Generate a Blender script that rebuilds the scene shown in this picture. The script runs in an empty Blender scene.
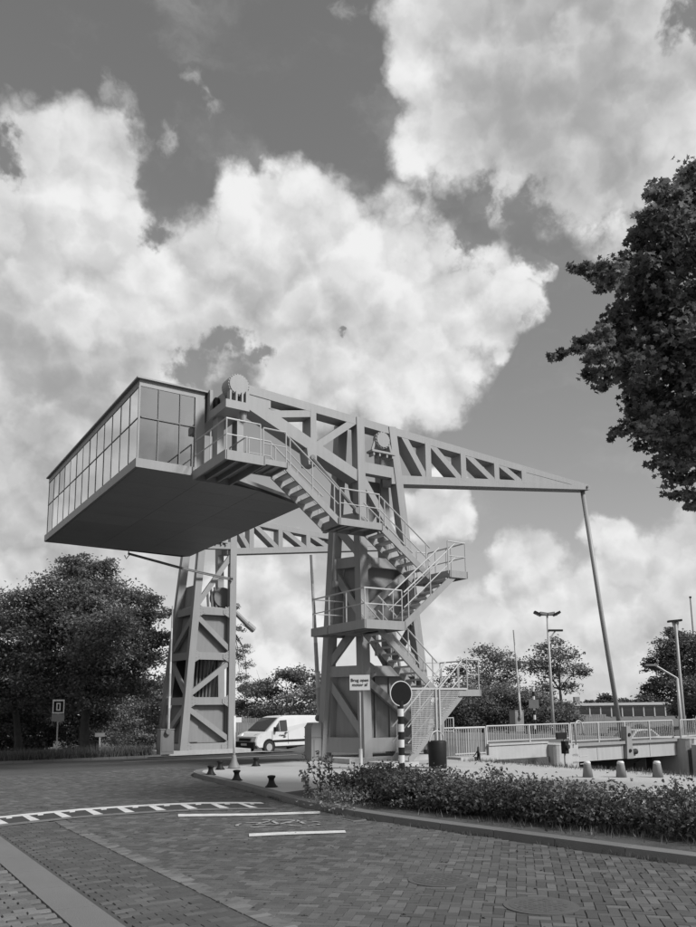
import bpy, bmesh, math, random
import numpy as np
from mathutils import Vector, Matrix
R_ = math.radians
random.seed(7); rng = np.random.default_rng(7)
scene = bpy.context.scene

# ------------------------------------------------------------------ camera
# world: X = bridge axis (towards the canal), Y = across the bridge, origin = base of nearest tower leg
F, CX, CY, HOR, ROLL, IW, IH = 785., 348., 579., 709., .0128, 696., 927.
CAM = np.array([-14.74, -21.63, 1.8]); YAW = R_(33.)
pit = math.atan((HOR-CY)/F)
fw = np.array([math.sin(YAW)*math.cos(pit), math.cos(YAW)*math.cos(pit), math.sin(pit)])
r0 = np.array([math.cos(YAW), -math.sin(YAW), 0.]); u0 = np.cross(r0, fw)
RT = math.cos(ROLL)*r0-math.sin(ROLL)*u0; UP = math.sin(ROLL)*r0+math.cos(ROLL)*u0
cd = bpy.data.cameras.new('camera'); cam = bpy.data.objects.new('camera', cd); scene.collection.objects.link(cam)
m = Matrix.Identity(4)
for i in range(3):
    m[i][0], m[i][1], m[i][2], m[i][3] = RT[i], UP[i], -fw[i], CAM[i]
cam.matrix_world = m
cd.sensor_fit = 'VERTICAL'; cd.sensor_height = 24; cd.lens = 24*F/IH
cd.shift_x = 0; cd.shift_y = (CY-IH/2)/IH
cd.clip_end = 3000
scene.camera = cam
scene.cycles.max_bounces = 6; scene.cycles.diffuse_bounces = 3; scene.cycles.glossy_bounces = 3
scene.render.resolution_x, scene.render.resolution_y = 769, 1024

def ray(x, y): return fw+RT*(x-CX)/F-UP*(y-CY)/F
def onz(x, y, z=0.): d = ray(x, y); return CAM+d*(z-CAM[2])/d[2]
def onY(x, y, Y): d = ray(x, y); return CAM+d*(Y-CAM[1])/d[1]
def onX(x, y, X): d = ray(x, y); return CAM+d*(X-CAM[0])/d[0]
def atd(x, y, D): return CAM+D*ray(x, y)

# ------------------------------------------------------------------ light
SUN = Vector((.34, -.70, .68)).normalized()
sl = bpy.data.lights.new('sun', 'SUN'); sl.energy = 4.8; sl.angle = R_(10); sl.color = (1, 1, 1)
so = bpy.data.objects.new('sun', sl); scene.collection.objects.link(so)
so.rotation_euler = SUN.to_track_quat('Z', 'Y').to_euler(); so.location = (0, -20, 60)
vs = scene.view_settings; vs.view_transform = 'Standard'; vs.look = 'None'; vs.exposure = 0; vs.gamma = 1
SKY_STRENGTH = .1

def make_world():
    w = bpy.data.worlds.new('World'); scene.world = w; w.use_nodes = True
    nt = w.node_tree; N = nt.nodes; L = nt.links; N.clear()
    def nd(t, **k):
        n = N.new(t)
        for a, b in k.items(): setattr(n, a, b)
        return n
    def val(sock, v):
        if hasattr(v, 'is_output'): L.new(v, sock)
        else: sock.default_value = v
    def M(op, a, b=None, c=None, clamp=False):
        n = nd('ShaderNodeMath', operation=op, use_clamp=clamp); val(n.inputs[0], a)
        if b is not None: val(n.inputs[1], b)
        if c is not None: val(n.inputs[2], c)
        return n.outputs[0]
    def V(op, a, b=None, sc=None):
        n = nd('ShaderNodeVectorMath', operation=op); val(n.inputs[0], a)
        if b is not None: val(n.inputs[1], b)
        if sc is not None: val(n.inputs[3], sc)
        return n.outputs[1] if op in ('DISTANCE', 'DOT_PRODUCT', 'LENGTH') else n.outputs[0]
    def NOISE(vec, scale, detail=6, rough=.55, out=0):
        n = nd('ShaderNodeTexNoise'); L.new(vec, n.inputs['Vector'])
        n.inputs['Scale'].default_value = scale; n.inputs['Detail'].default_value = detail; n.inputs['Roughness'].default_value = rough
        return n.outputs[out]
    def SS(v, a, b, lo=0., hi=1.):
        n = nd('ShaderNodeMapRange', interpolation_type='SMOOTHSTEP'); val(n.inputs[0], v)
        n.inputs[1].default_value = a; n.inputs[2].default_value = b; n.inputs[3].default_value = lo; n.inputs[4].default_value = hi
        return n.outputs[0]
    sky = nd('ShaderNodeTexSky', sky_type='NISHITA'); sky.sun_disc = False
    sky.sun_elevation = math.asin(SUN.z); sky.sun_rotation = math.atan2(SUN.x, SUN.y)
    sky.air_density = 1.0; sky.dust_density = .6; sky.ozone_density = 1.2
    sep = nd('ShaderNodeSeparateColor'); L.new(sky.outputs[0], sep.inputs[0])
    # black and white film behind a yellow filter: red and green of the sky
    blue = M('ADD', M('MULTIPLY', sep.outputs[0], .6), M('MULTIPLY', sep.outputs[1], .4))
    skyv = M('MULTIPLY', M('POWER', blue, .85), SKYK)
    tc = nd('ShaderNodeTexCoord'); d = V('NORMALIZE', tc.outputs['Generated'])
    warp = V('SCALE', V('SUBTRACT', NOISE(d, 9, 5, .6, 1), (.5, .5, .5)), None, .075)
    warp2 = V('SCALE', V('SUBTRACT', NOISE(d, 30, 6, .6, 1), (.5, .5, .5)), None, .028)
    dw = V('ADD', V('ADD', d, warp), warp2)
    field = None; thick = None
    dg = V('ADD', V('ADD', d, V('SCALE', warp, None, 1.9)), V('SCALE', warp2, None, 1.8))
    def blob(x, y, r, dw=dw):
        v = ray(x, y); ln = np.linalg.norm(v); c = v/ln
        return M('MULTIPLY_ADD', V('DISTANCE', dw, tuple(c)), -1/(r/(F*ln)), 1.)
    for (x, y, r) in CLOUDS:
        b = blob(x, y, r)
        field = b if field is None else M('SMOOTH_MAX', field, b, .18)
    gapf = None
    for (x, y, r) in GAPS:
        b = blob(x, y, r*1.25, dg); gapf = b if gapf is None else M('SMOOTH_MAX', gapf, b, .15)
    # the same broken cumulus everywhere the camera does not look
    sv = V('MULTIPLY', d, (1., 1., 1.7))
    gen = M('MULTIPLY_ADD', M('SUBTRACT', NOISE(sv, 2.2, 7, .52), .47), 5., 0.)
    off = SS(V('DOT_PRODUCT', d, tuple(ray(348, 463)/np.linalg.norm(ray(348, 463)))), math.cos(R_(44)), math.cos(R_(37)))
    gen = M('SUBTRACT', gen, M('MULTIPLY', off, 6.))
    field = M('MAXIMUM', field, gen)
    def VOR(vec, scale, sm=.55):
        n = nd('ShaderNodeTexVoronoi', feature='F1'); L.new(vec, n.inputs['Vector']); n.inputs['Scale'].default_value = scale
        return M('SUBTRACT', .36, M('MULTIPLY', M('POWER', n.outputs['Distance'], 1.6), .95))
    dv = V('ADD', d, V('SCALE', V('SUBTRACT', NOISE(d, 22, 4, .6, 1), (.5, .5, .5)), None, .05))
    fine = M('SUBTRACT', NOISE(dw, 20, 9, .62), .5)
    def heaps(v): return M('ADD', M('MULTIPLY', VOR(v, 13), .55), M('MULTIPLY', VOR(v, 31), .30))
    h0 = heaps(dv); h1 = heaps(V('ADD', dv, (.006, -.008, .022)))
    fld = M('ADD', M('ADD', field, M('MULTIPLY', fine, .42)), M('MULTIPLY', h0, .75))
    mask = SS(fld, -.05, .33)
    gm = SS(M('ADD', M('ADD', gapf, M('MULTIPLY', fine, 1.5)), M('MULTIPLY', h0, -.5)), .02, .55)
    mask = M('MULTIPLY', mask, M('SUBTRACT', 1., M('MULTIPLY', gm, .94)))
    wsp = None
    for (x, y, r) in WISPS:
        b = blob(x, y, r); wsp = b if wsp is None else M('MAXIMUM', wsp, b)
    wm = M('MULTIPLY', SS(M('ADD', wsp, M('MULTIPLY', fine, 3.)), .25, 1.3), .5)
    mask = M('MAXIMUM', mask, wm)
    cir = SS(NOISE(V('MULTIPLY', dw, (1., 1., 2.6)), 5.5, 8, .6), .48, .82, 0., .22)
    mask = M('MAXIMUM', mask, cir)
    # cumulus shading: heaps lit from above and behind the camera, greyer where thick
    lit = M('SUBTRACT', h0, h1)
    n0 = NOISE(dw, 7, 6, .5); n1 = NOISE(V('ADD', dw, (.015, -.02, .05)), 7, 6, .5)
    br = M('ADD', M('MULTIPLY', lit, .66), .685)
    br = M('ADD', br, M('MULTIPLY', M('SUBTRACT', n0, n1), .34))
    br = M('ADD', br, M('MULTIPLY', M('SUBTRACT', NOISE(dw, 3.6, 4, .5), .5), .35))
    br = M('SUBTRACT', br, M('MULTIPLY', SS(fld, .35, 1.3), .10))
    for (x, y, r, a) in TONES:
        br = M('ADD', br, M('MULTIPLY', SS(blob(x, y, r), 0., .9), a))
    br = M('SMOOTH_MIN', M('SMOOTH_MAX', br, .36, .22), .88, .08)
    mix = nd('ShaderNodeMix', data_type='FLOAT'); L.new(mask, mix.inputs[0]); L.new(skyv, mix.inputs[2])
    L.new(M('MULTIPLY', br, 1/SKY_STRENGTH), mix.inputs[3])
    w.cycles.sampling_method = 'MANUAL'; w.cycles.sample_map_resolution = 512
    bg = nd('ShaderNodeBackground'); bg.inputs[1].default_value = SKY_STRENGTH
    L.new(mix.outputs[0], bg.inputs[0])
    out = nd('ShaderNodeOutputWorld'); L.new(bg.outputs[0], out.inputs[0])
SKYK = 1.75
# cumulus heaps, as directions of the sky (taken from pixels) and sizes
CLOUDS = [(18,165,60),(85,170,62),(55,260,115),(0,320,140),(145,275,80),(60,390,130),(150,335,90),(20,470,120),(-40,560,120),
          (265,215,55),(300,250,75),(365,285,90),(250,300,85),(430,300,85),(480,306,50),(528,268,22),(545,274,14),(522,312,26),(505,328,28),(380,350,90),(310,345,85),(440,385,50),(200,290,55),
          (435,50,62),(490,40,110),(440,135,58),(520,120,105),(600,80,130),(690,60,110),(600,185,80),(545,165,60),(700,170,90),(640,-40,140),
          (265,590,62),(300,640,80),(230,640,60),(60,560,110),(470,640,60),(520,560,38),(610,545,34),(640,580,62),(560,630,70),(650,630,60),(700,590,60),(600,660,90),(440,506,34),(410,520,30),(700,545,40),(520,670,90) ]
WISPS = [(196,84,20),(208,100,18),(216,116,16),(166,145,18),(106,96,22),(120,106,18),(20,100,16),(350,12,20)]
GAPS = [(192,372,22),(216,366,24),(238,356,17),(258,368,14),(352,322,9),(163,200,36),(470,225,36),(530,228,46),(690,20,30),(5,150,26),(600,320,70),(520,430,60)]
TONES = [(570,90,190,-.22),(480,150,100,-.05),(405,70,55,.16),(430,190,50,.10),(670,40,60,.12),(690,130,70,.08),(90,190,100,.16),(150,270,60,.10),(270,200,80,.20),(360,250,70,.10),(60,450,140,-.20),(0,330,80,-.12),(330,330,70,-.14),(230,320,60,-.10),(450,330,60,.12),(400,390,60,.10),(500,300,50,.05),(560,630,110,.12),(470,640,50,.10),(620,590,60,.05),(60,550,80,-.10),(270,590,70,.0)]
make_world()

# ------------------------------------------------------------------ materials
def mat(name, v, rough=.6, var=.12, scale=3., bump=0., bscale=40., island=0., metal=0., streak=0., spec=.4, fine=.0):
    mt = bpy.data.materials.new(name); mt.use_nodes = True
    nt = mt.node_tree; N = nt.nodes; L = nt.links; b = N['Principled BSDF']
    b.inputs['Roughness'].default_value = rough; b.inputs['Metallic'].default_value = metal
    b.inputs['Specular IOR Level'].default_value = spec
    tc = N.new('ShaderNodeTexCoord')
    geo = N.new('ShaderNodeNewGeometry')
    def math_(op, a, c):
        n = N.new('ShaderNodeMath'); n.operation = op
        for s, q in ((0, a), (1, c)):
            if hasattr(q, 'is_output'): L.new(q, n.inputs[s])
            else: n.inputs[s].default_value = q
        return n.outputs[0]
    def noise(sc, det, stretch=None):
        n = N.new('ShaderNodeTexNoise'); n.inputs['Scale'].default_value = sc; n.inputs['Detail'].default_value = det
        if stretch:
            mp = N.new('ShaderNodeMapping'); mp.inputs['Scale'].default_value = stretch
            L.new(geo.outputs['Position'], mp.inputs['Vector']); L.new(mp.outputs[0], n.inputs['Vector'])
        else: L.new(geo.outputs['Position'], n.inputs['Vector'])
        return n.outputs[0]
    f = math_('MULTIPLY_ADD' if False else 'MULTIPLY', math_('SUBTRACT', noise(scale, 8), .5), var*2.6)
    f = math_('ADD', f, 1.)
    if streak:
        f = math_('ADD', f, math_('MULTIPLY', math_('SUBTRACT', noise(1., 6, (9., 9., .7)), .5), streak*2.4))
    if fine:
        f = math_('ADD', f, math_('MULTIPLY', math_('SUBTRACT', noise(60., 4), .5), fine*2.4))
    if island:
        oi = N.new('ShaderNodeObjectInfo')
        rr = math_('FRACT', math_('ADD', geo.outputs['Random Per Island'], oi.outputs['Random']), 0.)
        rr = math_('SUBTRACT', rr, .5)
        f = math_('ADD', f, math_('MULTIPLY', math_('ADD', rr, math_('MULTIPLY', math_('POWER', math_('ADD', rr, .5), 6.), .6)), island*2))
    f = math_('MAXIMUM', math_('MULTIPLY', f, v), 0.)
    L.new(f, b.inputs['Base Color'])
    if bump:
        bp = N.new('ShaderNodeBump'); bp.inputs['Strength'].default_value = bump; bp.inputs['Distance'].default_value = .02
        L.new(noise(bscale, 6), bp.inputs['Height']); L.new(bp.outputs[0], b.inputs['Normal'])
    return mt
def leafmat(name, v, island=.35, trans=.25):
    mt = mat(name, v, .6, .2, .8, island=island, spec=.2)
    nt = mt.node_tree; N = nt.nodes; L = nt.links; b = N['Principled BSDF']; out = N['Material Output']
    tr = N.new('ShaderNodeBsdfTranslucent'); mx = N.new('ShaderNodeMixShader'); mx.inputs[0].default_value = trans
    L.new(b.inputs['Base Color'].links[0].from_socket, tr.inputs[0])
    L.new(b.outputs[0], mx.inputs[1]); L.new(tr.outputs[0], mx.inputs[2]); L.new(mx.outputs[0], out.inputs[0])
    return mt
def glassmat(name, tint, base=.12, rough=.02):
    mt = bpy.data.materials.new(name); mt.use_nodes = True
    nt = mt.node_tree; N = nt.nodes; L = nt.links; b = N['Principled BSDF']; out = N['Material Output']
    g = N.new('ShaderNodeBsdfGlossy'); g.inputs['Roughness'].default_value = rough; g.inputs[0].default_value = (.85, .85, .85, 1)
    t = N.new('ShaderNodeBsdfTransparent'); t.inputs[0].default_value = (tint, tint, tint, 1)
    lw = N.new('ShaderNodeLayerWeight'); lw.inputs[0].default_value = .5
    mr = N.new('ShaderNodeMapRange'); L.new(lw.outputs['Facing'], mr.inputs[0]); mr.inputs[3].default_value = base; mr.inputs[4].default_value = .95
    mx = N.new('ShaderNodeMixShader'); L.new(mr.outputs[0], mx.inputs[0]); L.new(t.outputs[0], mx.inputs[1]); L.new(g.outputs[0], mx.inputs[2])
    L.new(mx.outputs[0], out.inputs[0])
    return mt
M = dict(
    steel=mat('painted_steel', .235, .5, .09, 1.1, streak=.11, fine=.03),
    steel_dark=mat('dark_steel_paint', .15, .6, .06, .8, streak=.03),  # darker grey than the main steel, for pins, rods, mullions and inner parts
    panel=mat('steel_panel_paint', .19, .5, .1, .8, streak=.16, fine=.03),
    soffit=mat('soffit_panels', .23, .55, .12, .6, island=.05, streak=.1),
    deckpaint=mat('deck_girder_paint', .34, .5, .1, 1.1, streak=.16, fine=.03),
    gratesteel=mat('galvanised_steel', .33, .45, .12, 6., metal=.0),
    rail=mat('handrail_paint', .36, .45, .06, 2.),
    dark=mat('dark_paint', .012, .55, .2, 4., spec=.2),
    rubber=mat('rubber', .02, .8, .2, 6.),
    concrete=mat('concrete', .36, .85, .16, 1.6, bump=.25, bscale=25., streak=.10, fine=.06),
    white=mat('white_paint', .50, .45, .06, 2., streak=.04),
    dirtywhite=mat('road_paint', .45, .8, .3, 5., fine=.35),
    brick=mat('road_brick', .072, .8, .26, .45, bump=.5, bscale=120., island=.25, fine=.12),
    brick2=mat('gutter_brick', .066, .8, .18, .6, bump=.5, bscale=120., island=.22, fine=.12),
    walkbrick=mat('walk_brick', .105, .8, .16, .9, bump=.5, bscale=110., island=.22, fine=.12),
    seam=mat('seam_brick', .10, .8, .2, 1.2, bump=.4, bscale=110., island=.28, fine=.1),
    worn=mat('worn_paint', .24, .85, .7, 7., fine=.5),
    joint=mat('sand_joint', .055, .95, .3, 3., bump=.5, bscale=60., fine=.2),
    darkbrick=mat('hump_brick', .035, .8, .2, 1., island=.2, fine=.1),
    kerb=mat('kerb_concrete', .12, .85, .16, 2.5, bump=.4, bscale=60., island=.10, fine=.08),
    band=mat('gutter_concrete', .125, .85, .14, 1.2, bump=.4, bscale=80., fine=.08),
    tile=mat('island_paving', .36, .85, .12, .9, bump=.4, bscale=60., fine=.12, island=.10),
    soil=mat('soil', .055, .95, .4, 2.5, bump=1., bscale=18., fine=.3),
    grass=mat('grass_ground', .07, .95, .35, 1.2, bump=1., bscale=14., fine=.3),
    asphalt=mat('asphalt', .10, .9, .2, .8, bump=.4, bscale=90., fine=.15),
    water=mat('canal_water', .03, .06, .2, 1., bump=.35, bscale=2.2, spec=.6),
    bark=mat('bark', .045, .9, .35, 6., bump=1., bscale=22.),
    leaf=leafmat('leaf', .15, .35, .35), leaf2=leafmat('leaf_pale', .17, .35, .3), leafd=leafmat('leaf_dark', .12, .35, .3),
    maple=leafmat('maple_leaf', .15, .4, .45), hedge=leafmat('hedge_leaf', .105, .28, .25), blade=leafmat('grass_blade', .10, .4, .3),
    wall=mat('wall_brick', .20, .85, .15, 3.), roofw=mat('fascia', .42, .6, .08, 1.),
    glass=glassmat('window_glass', .40, .36), glassd=mat('dark_glass', .03, .06, .1, 1., spec=.8),
    chrome=mat('silver_paint', .42, .3, .05, 2., metal=.3),
    ink=mat('sign_ink', .02, .6, .05, 1.), signblue=mat('sign_blue', .01, .7, .12, 3., spec=.1),
    grey=mat('grey_box', .17, .6, .12, 2., streak=.08),
    fabric=mat('steel_perforated', .40, .5, .05, 1.),
    wood=mat('fence_wood', .22, .85, .25, 2., streak=.2),
)

# ------------------------------------------------------------------ mesh helpers
COL = scene.collection
class MB:
    def __init__(s): s.v = []; s.f = []
    def add(s, vs, fs):
        n = len(s.v); s.v += [tuple(map(float, q)) for q in vs]; s.f += [tuple(i+n for i in q) for q in fs]; return s
    def hexa(s, p):   # 8 points: bottom 4 ccw, top 4 ccw
        return s.add(p, [(3,2,1,0),(4,5,6,7),(0,1,5,4),(1,2,6,5),(2,3,7,6),(3,0,4,7)])
    def box(s, x0, x1, y0, y1, z0, z1):
        return s.hexa([(x0,y0,z0),(x1,y0,z0),(x1,y1,z0),(x0,y1,z0),(x0,y0,z1),(x1,y0,z1),(x1,y1,z1),(x0,y1,z1)])
    def bar(s, a, b, w, h=None, up=(0,0,1)):
        a, b = Vector(a), Vector(b); h = w if h is None else h
        d = (b-a).normalized(); u = Vector(up)
        if abs(d.dot(u)) > .98: u = Vector((0,1,0)) if abs(d.y) < .9 else Vector((1,0,0))
        x = d.cross(u).normalized(); y = x.cross(d).normalized()
        p = [q+x*sx*w/2+y*sy*h/2 for q in (a, b) for sx, sy in ((-1,-1),(1,-1),(1,1),(-1,1))]
        return s.hexa(p)
    def tube(s, pts, r, n=6, caps=True):
        pts = [Vector(p) for p in pts]; rs = r if isinstance(r, (list, tuple)) else [r]*len(pts)
        vs = []; fs = []
        ref = None
        for i, p in enumerate(pts):
            d = (pts[min(i+1, len(pts)-1)]-pts[max(i-1, 0)]).normalized()
            if ref is None:
                ref = Vector((0,0,1)) if abs(d.z) < .9 else Vector((1,0,0))
            x = d.cross(ref).normalized(); y = d.cross(x).normalized(); ref = x.cross(d) if x.cross(d).length > 0 else ref
            for k in range(n):
                a = 2*math.pi*k/n; vs.append(p+x*math.cos(a)*rs[i]+y*math.sin(a)*rs[i])
        for i in range(len(pts)-1):
            for k in range(n):
                k2 = (k+1) % n; fs.append((i*n+k, i*n+k2, (i+1)*n+k2, (i+1)*n+k))
        if caps: fs.append(tuple(range(n-1, -1, -1))); fs.append(tuple((len(pts)-1)*n+k for k in range(n)))
        return s.add(vs, fs)
    def lathe(s, c, prof, n=16, axis='Z'):
        c = Vector(c); vs = []; fs = []
        for r, h in prof:
            for k in range(n):
                a = 2*math.pi*k/n; p = (r*math.cos(a), r*math.sin(a), h)
                if axis == 'Y': p = (p[0], p[2], p[1])
                if axis == 'X': p = (p[2], p[0], p[1])
                vs.append(c+Vector(p))
        for i in range(len(prof)-1):
            for k in range(n): fs.append((i*n+k, i*n+(k+1) % n, (i+1)*n+(k+1) % n, (i+1)*n+k))
        fs.append(tuple(range(n-1, -1, -1))); fs.append(tuple((len(prof)-1)*n+k for k in range(n)))
        return s.add(vs, fs)
    def prism(s, pts, e):  # polygon pts 3D extruded by vector e
        e = Vector(e); n = len(pts); a = [Vector(p) for p in pts]
        return s.add(a+[p+e for p in a], [tuple(range(n-1,-1,-1)), tuple(range(n, 2*n))]+[(i, (i+1) % n, n+(i+1) % n, n+i) for i in range(n)])
    def quad(s, *p): return s.add(p, [tuple(range(len(p)))])
    def mesh(s, name, mt, smooth=False):
        me = bpy.data.meshes.new(name); me.from_pydata(s.v, [], s.f); me.materials.append(M[mt] if isinstance(mt, str) else mt)
        bm = bmesh.new(); bm.from_mesh(me); bmesh.ops.recalc_face_normals(bm, faces=bm.faces); bm.to_mesh(me); bm.free()
        if smooth:
            for p in me.polygons: p.use_smooth = True
        return me
    def build(s, name, mt, parent=None, smooth=False):
        return link(name, s.mesh(name, mt, smooth), parent)
def wloc(o):
    v = Vector(o.location)
    while o.parent: o = o.parent; v += Vector(o.location)
    return v
def link(name, me, parent=None):
    o = bpy.data.objects.new(name, me); COL.objects.link(o)
    if parent is not None:
        o.parent = parent; o.matrix_parent_inverse = Matrix.Translation(-wloc(parent)) if parent.type == 'EMPTY' else Matrix.Identity(4)
    return o
def tag(o, label=None, cat=None, group=None, kind=None):
    if label: o['label'] = label
    if cat: o['category'] = cat
    if group: o['group'] = group
    if kind: o['kind'] = kind
    return o
def thing(name, loc, label, cat, group=None):
    o = bpy.data.objects.new(name, None); COL.objects.link(o); o.location = loc; o.empty_display_size = .2
    return tag(o, label, cat, group)
def kids(o): return [c for c in bpy.data.objects if c.parent == o]
def copy_tree(o, parent=None):
    c = o.copy(); COL.objects.link(c)
    if parent is not None:
        inv = o.matrix_parent_inverse.copy(); c.parent = parent; c.matrix_parent_inverse = inv
    for k in kids(o): copy_tree(k, c)
    return c
def bulk(name, V_, F_, mt, parent=None, kind=None, smooth=False):
    """fast mesh from numpy arrays: V_ (n,3), F_ (m,k)"""
    me = bpy.data.meshes.new(name); k = F_.shape[1]
    me.vertices.add(len(V_)); me.vertices.foreach_set('co', np.ascontiguousarray(V_, dtype=np.float32).ravel())
    me.loops.add(F_.size); me.loops.foreach_set('vertex_index', np.ascontiguousarray(F_, dtype=np.int32).ravel())
    me.polygons.add(len(F_)); me.polygons.foreach_set('loop_start', np.arange(0, F_.size, k, dtype=np.int32))
    me.update(calc_edges=True); me.validate()
    me.materials.append(M[mt])
    me.polygons.foreach_set('use_smooth', np.full(len(F_), bool(smooth)))
    o = link(name, me, parent)
    if kind: o['kind'] = kind
    return o
def text_mesh(body, size, mt, name, origin, xdir, ydir, parent, width=None, thick=.002):
    cu = bpy.data.curves.new('lettering', 'FONT'); cu.body = body; cu.size = size; cu.align_x = 'CENTER'; cu.align_y = 'CENTER'; cu.extrude = thick
    cu.space_line = 1.05; cu.offset = size*.015
    to = bpy.data.objects.new('lettering_tmp', cu); COL.objects.link(to)
    dg = bpy.context.evaluated_depsgraph_get(); me = bpy.data.meshes.new_from_object(to.evaluated_get(dg))
    bpy.data.objects.remove(to); bpy.data.curves.remove(cu)
    x, y = Vector(xdir).normalized(), Vector(ydir).normalized(); z = x.cross(y)
    me.transform(Matrix(((x.x,y.x,z.x,origin[0]),(x.y,y.y,z.y,origin[1]),(x.z,y.z,z.z,origin[2]),(0,0,0,1))))
    me.materials.clear(); me.materials.append(M[mt])
    return link(name, me, parent)

# ------------------------------------------------------------------ ground
def sst(a, b, x):
    t = min(1, max(0, (x-a)/(b-a))); return t*t*(3-2*t)
def lin(a, b, x): return min(1, max(0, (x-a)/(b-a)))
def H(x, y):
    """natural level: falls away gently behind the road, bank down to the canal"""
    z = -.22*lin(3, 14, y)-.33*lin(14, 17.5, y)
    if 9.3 < x < 16.1: return -3.
    if y < -.4 and 3.2 < x <= 9.3: z = z-1.5*lin(3.2, 9.3, x)
    if x >= 16.1: z = z*.3-.05-1.2*lin(18, 25, x)
    return z
gx = sorted(set([-900,-400,-200,-100,-60,-40,-30,-24]+[-20+i for i in range(0, 21)]+[1,2,3,3.2,4,5,6,7,8,9,9.299,9.301,12,16.099,16.101,18,20,24,30,40,60,100,200,400,900]))
gy = sorted(set([-900,-400,-200,-100,-60,-40,-30,-24]+[-20+i for i in range(0, 45)]+[-.41,-.39,28,34,40,60,100,200,400,900]))
V_ = np.array([(x, y, H(x, y)-.06) for y in gy for x in gx]); nx = len(gx)
F_ = np.array([(j*nx+i, j*nx+i+1, (j+1)*nx+i+1, (j+1)*nx+i) for j in range(len(gy)-1) for i in range(nx-1)])
tag(bulk('ground', V_, F_, 'grass'), kind='structure')
w = MB().quad((9.31,-300,-1.35),(16.09,-300,-1.35),(16.09,400,-1.35),(9.31,400,-1.35)).build('canal_water', 'water'); tag(w, kind='structure')

def sheet(name, poly, z, mt, step=1.0, parent=None, kind='structure', hfun=None):
    """triangulated polygon that follows the natural level"""
    bm = bmesh.new(); vs_ = [bm.verts.new((x, y, 0)) for x, y in poly]; bm.faces.new(vs_)
    xs = [p[0] for p in poly]; ys = [p[1] for p in poly]
    for c in np.arange(math.floor(min(ys)), max(ys), step):
        bmesh.ops.bisect_plane(bm, geom=bm.verts[:]+bm.edges[:]+bm.faces[:], plane_co=(0, c, 0), plane_no=(0, 1, 0))
    for c in np.arange(math.floor(min(xs)), max(xs), step*2):
        bmesh.ops.bisect_plane(bm, geom=bm.verts[:]+bm.edges[:]+bm.faces[:], plane_co=(c, 0, 0), plane_no=(1, 0, 0))
    bmesh.ops.triangulate(bm, faces=bm.faces[:])
    for v in bm.verts: v.co.z = (hfun or H)(v.co.x, v.co.y)+z
    bmesh.ops.recalc_face_normals(bm, faces=bm.faces)
    me = bpy.data.meshes.new(name); bm.to_mesh(me); bm.free(); me.materials.append(M[mt])
    if me.polygons[0].normal.z < 0: me.flip_normals()
    o = link(name, me, parent); 
    if kind: o['kind'] = kind
    return o

# kerb line of the paved corner (seen from above)
def smooth_path(pts, n=6):
    out = []
    P = [np.array(p, float) for p in pts]
    for i in range(len(P)-1):
        a, b, c, d = P[max(i-1,0)], P[i], P[i+1], P[min(i+2, len(P)-1)]
        for k in range(n):
            t = k/n; out.append(.5*((2*b)+(-a+c)*t+(2*a-5*b+4*c-d)*t*t+(-a+3*b-3*c+d)*t**3))
    out.append(P[-1]); return out
KERB = smooth_path([(-5.2,-24),(-6.0,-18),(-6.45,-15.5),(-6.75,-13.5),(-7.05,-11.5),(-7.2,-9.8),(-7.1,-8),(-6.85,-6.2),(-6.55,-4),(-6.35,-2.2),(-6.15,-.5),(-5.7,.6),(-4.9,1.25),(-3.6,1.75),(-1.5,2.15),(0.,2.5)], 5)
ISLAND = [tuple(p) for p in KERB]+[(3.6,2.6),(3.6,-.3),(3.1,-.5),(3.1,-24)]
def in_island(x, y):
    return inside(x, y, ISLAND)
def inside(x, y, poly):
    c = False; j = len(poly)-1
    for i in range(len(poly)):
        if (poly[i][1] > y) != (poly[j][1] > y) and x < (poly[j][0]-poly[i][0])*(y-poly[i][1])/(poly[j][1]-poly[i][1])+poly[i][0]: c = not c
        j = i
    return c
def inside_np(P, poly):
    x, y = P[:,0], P[:,1]; c = np.zeros(len(P), bool); j = len(poly)-1
    for i in range(len(poly)):
        xi, yi = poly[i]; xj, yj = poly[j]
        if yi != yj:
            cond = ((yi > y) != (yj > y)) & (x < (xj-xi)*(y-yi)/(yj-yi)+xi); c ^= cond
        j = i
    return c
road = sheet('road', [(-12.5,-26),(-4.6,-26)]+[tuple(p) for p in KERB if p[1] > -26]+[(2.,2.4),(2.,13.4),(-3.,12.6),(-8,12.9),(-14,14.5),(-40,19),(-40,3),(-15.5,0.),(-12.9,-6.)], -.009, 'joint')
# bricks: top surface z ~ 0
def brick_mesh(cx, cy, ang, L_, W_, zt, base=-.012, ch=.003):
    n = len(cx); V_ = np.zeros((n, 8, 3))
    for k, (sx, sy) in enumerate(((-1,-1),(1,-1),(1,1),(-1,1))):
        for t, (dx, dz) in enumerate(((0, base), (ch, 0))):
            lx, ly = sx*(L_/2-dx), sy*(W_/2-dx)
            V_[:, k+4*t, 0] = cx+lx*np.cos(ang)-ly*np.sin(ang); V_[:, k+4*t, 1] = cy+lx*np.sin(ang)+ly*np.cos(ang)
            V_[:, k+4*t, 2] = zt+dz
    tilt = rng.normal(0, .0009, (n, 2))
    for k in range(4, 8):
        V_[:, k, 2] += tilt[:, 0]*(1 if k in (4, 7) else -1)+tilt[:, 1]*(1 if k < 6 else -1)
    f = np.array([(4,5,6,7),(0,1,5,4),(1,2,6,5),(2,3,7,6),(3,0,4,7)])
    return V_.reshape(-1, 3), (f[None]+8*np.arange(n)[:, None, None]).reshape(-1, 4)
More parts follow.
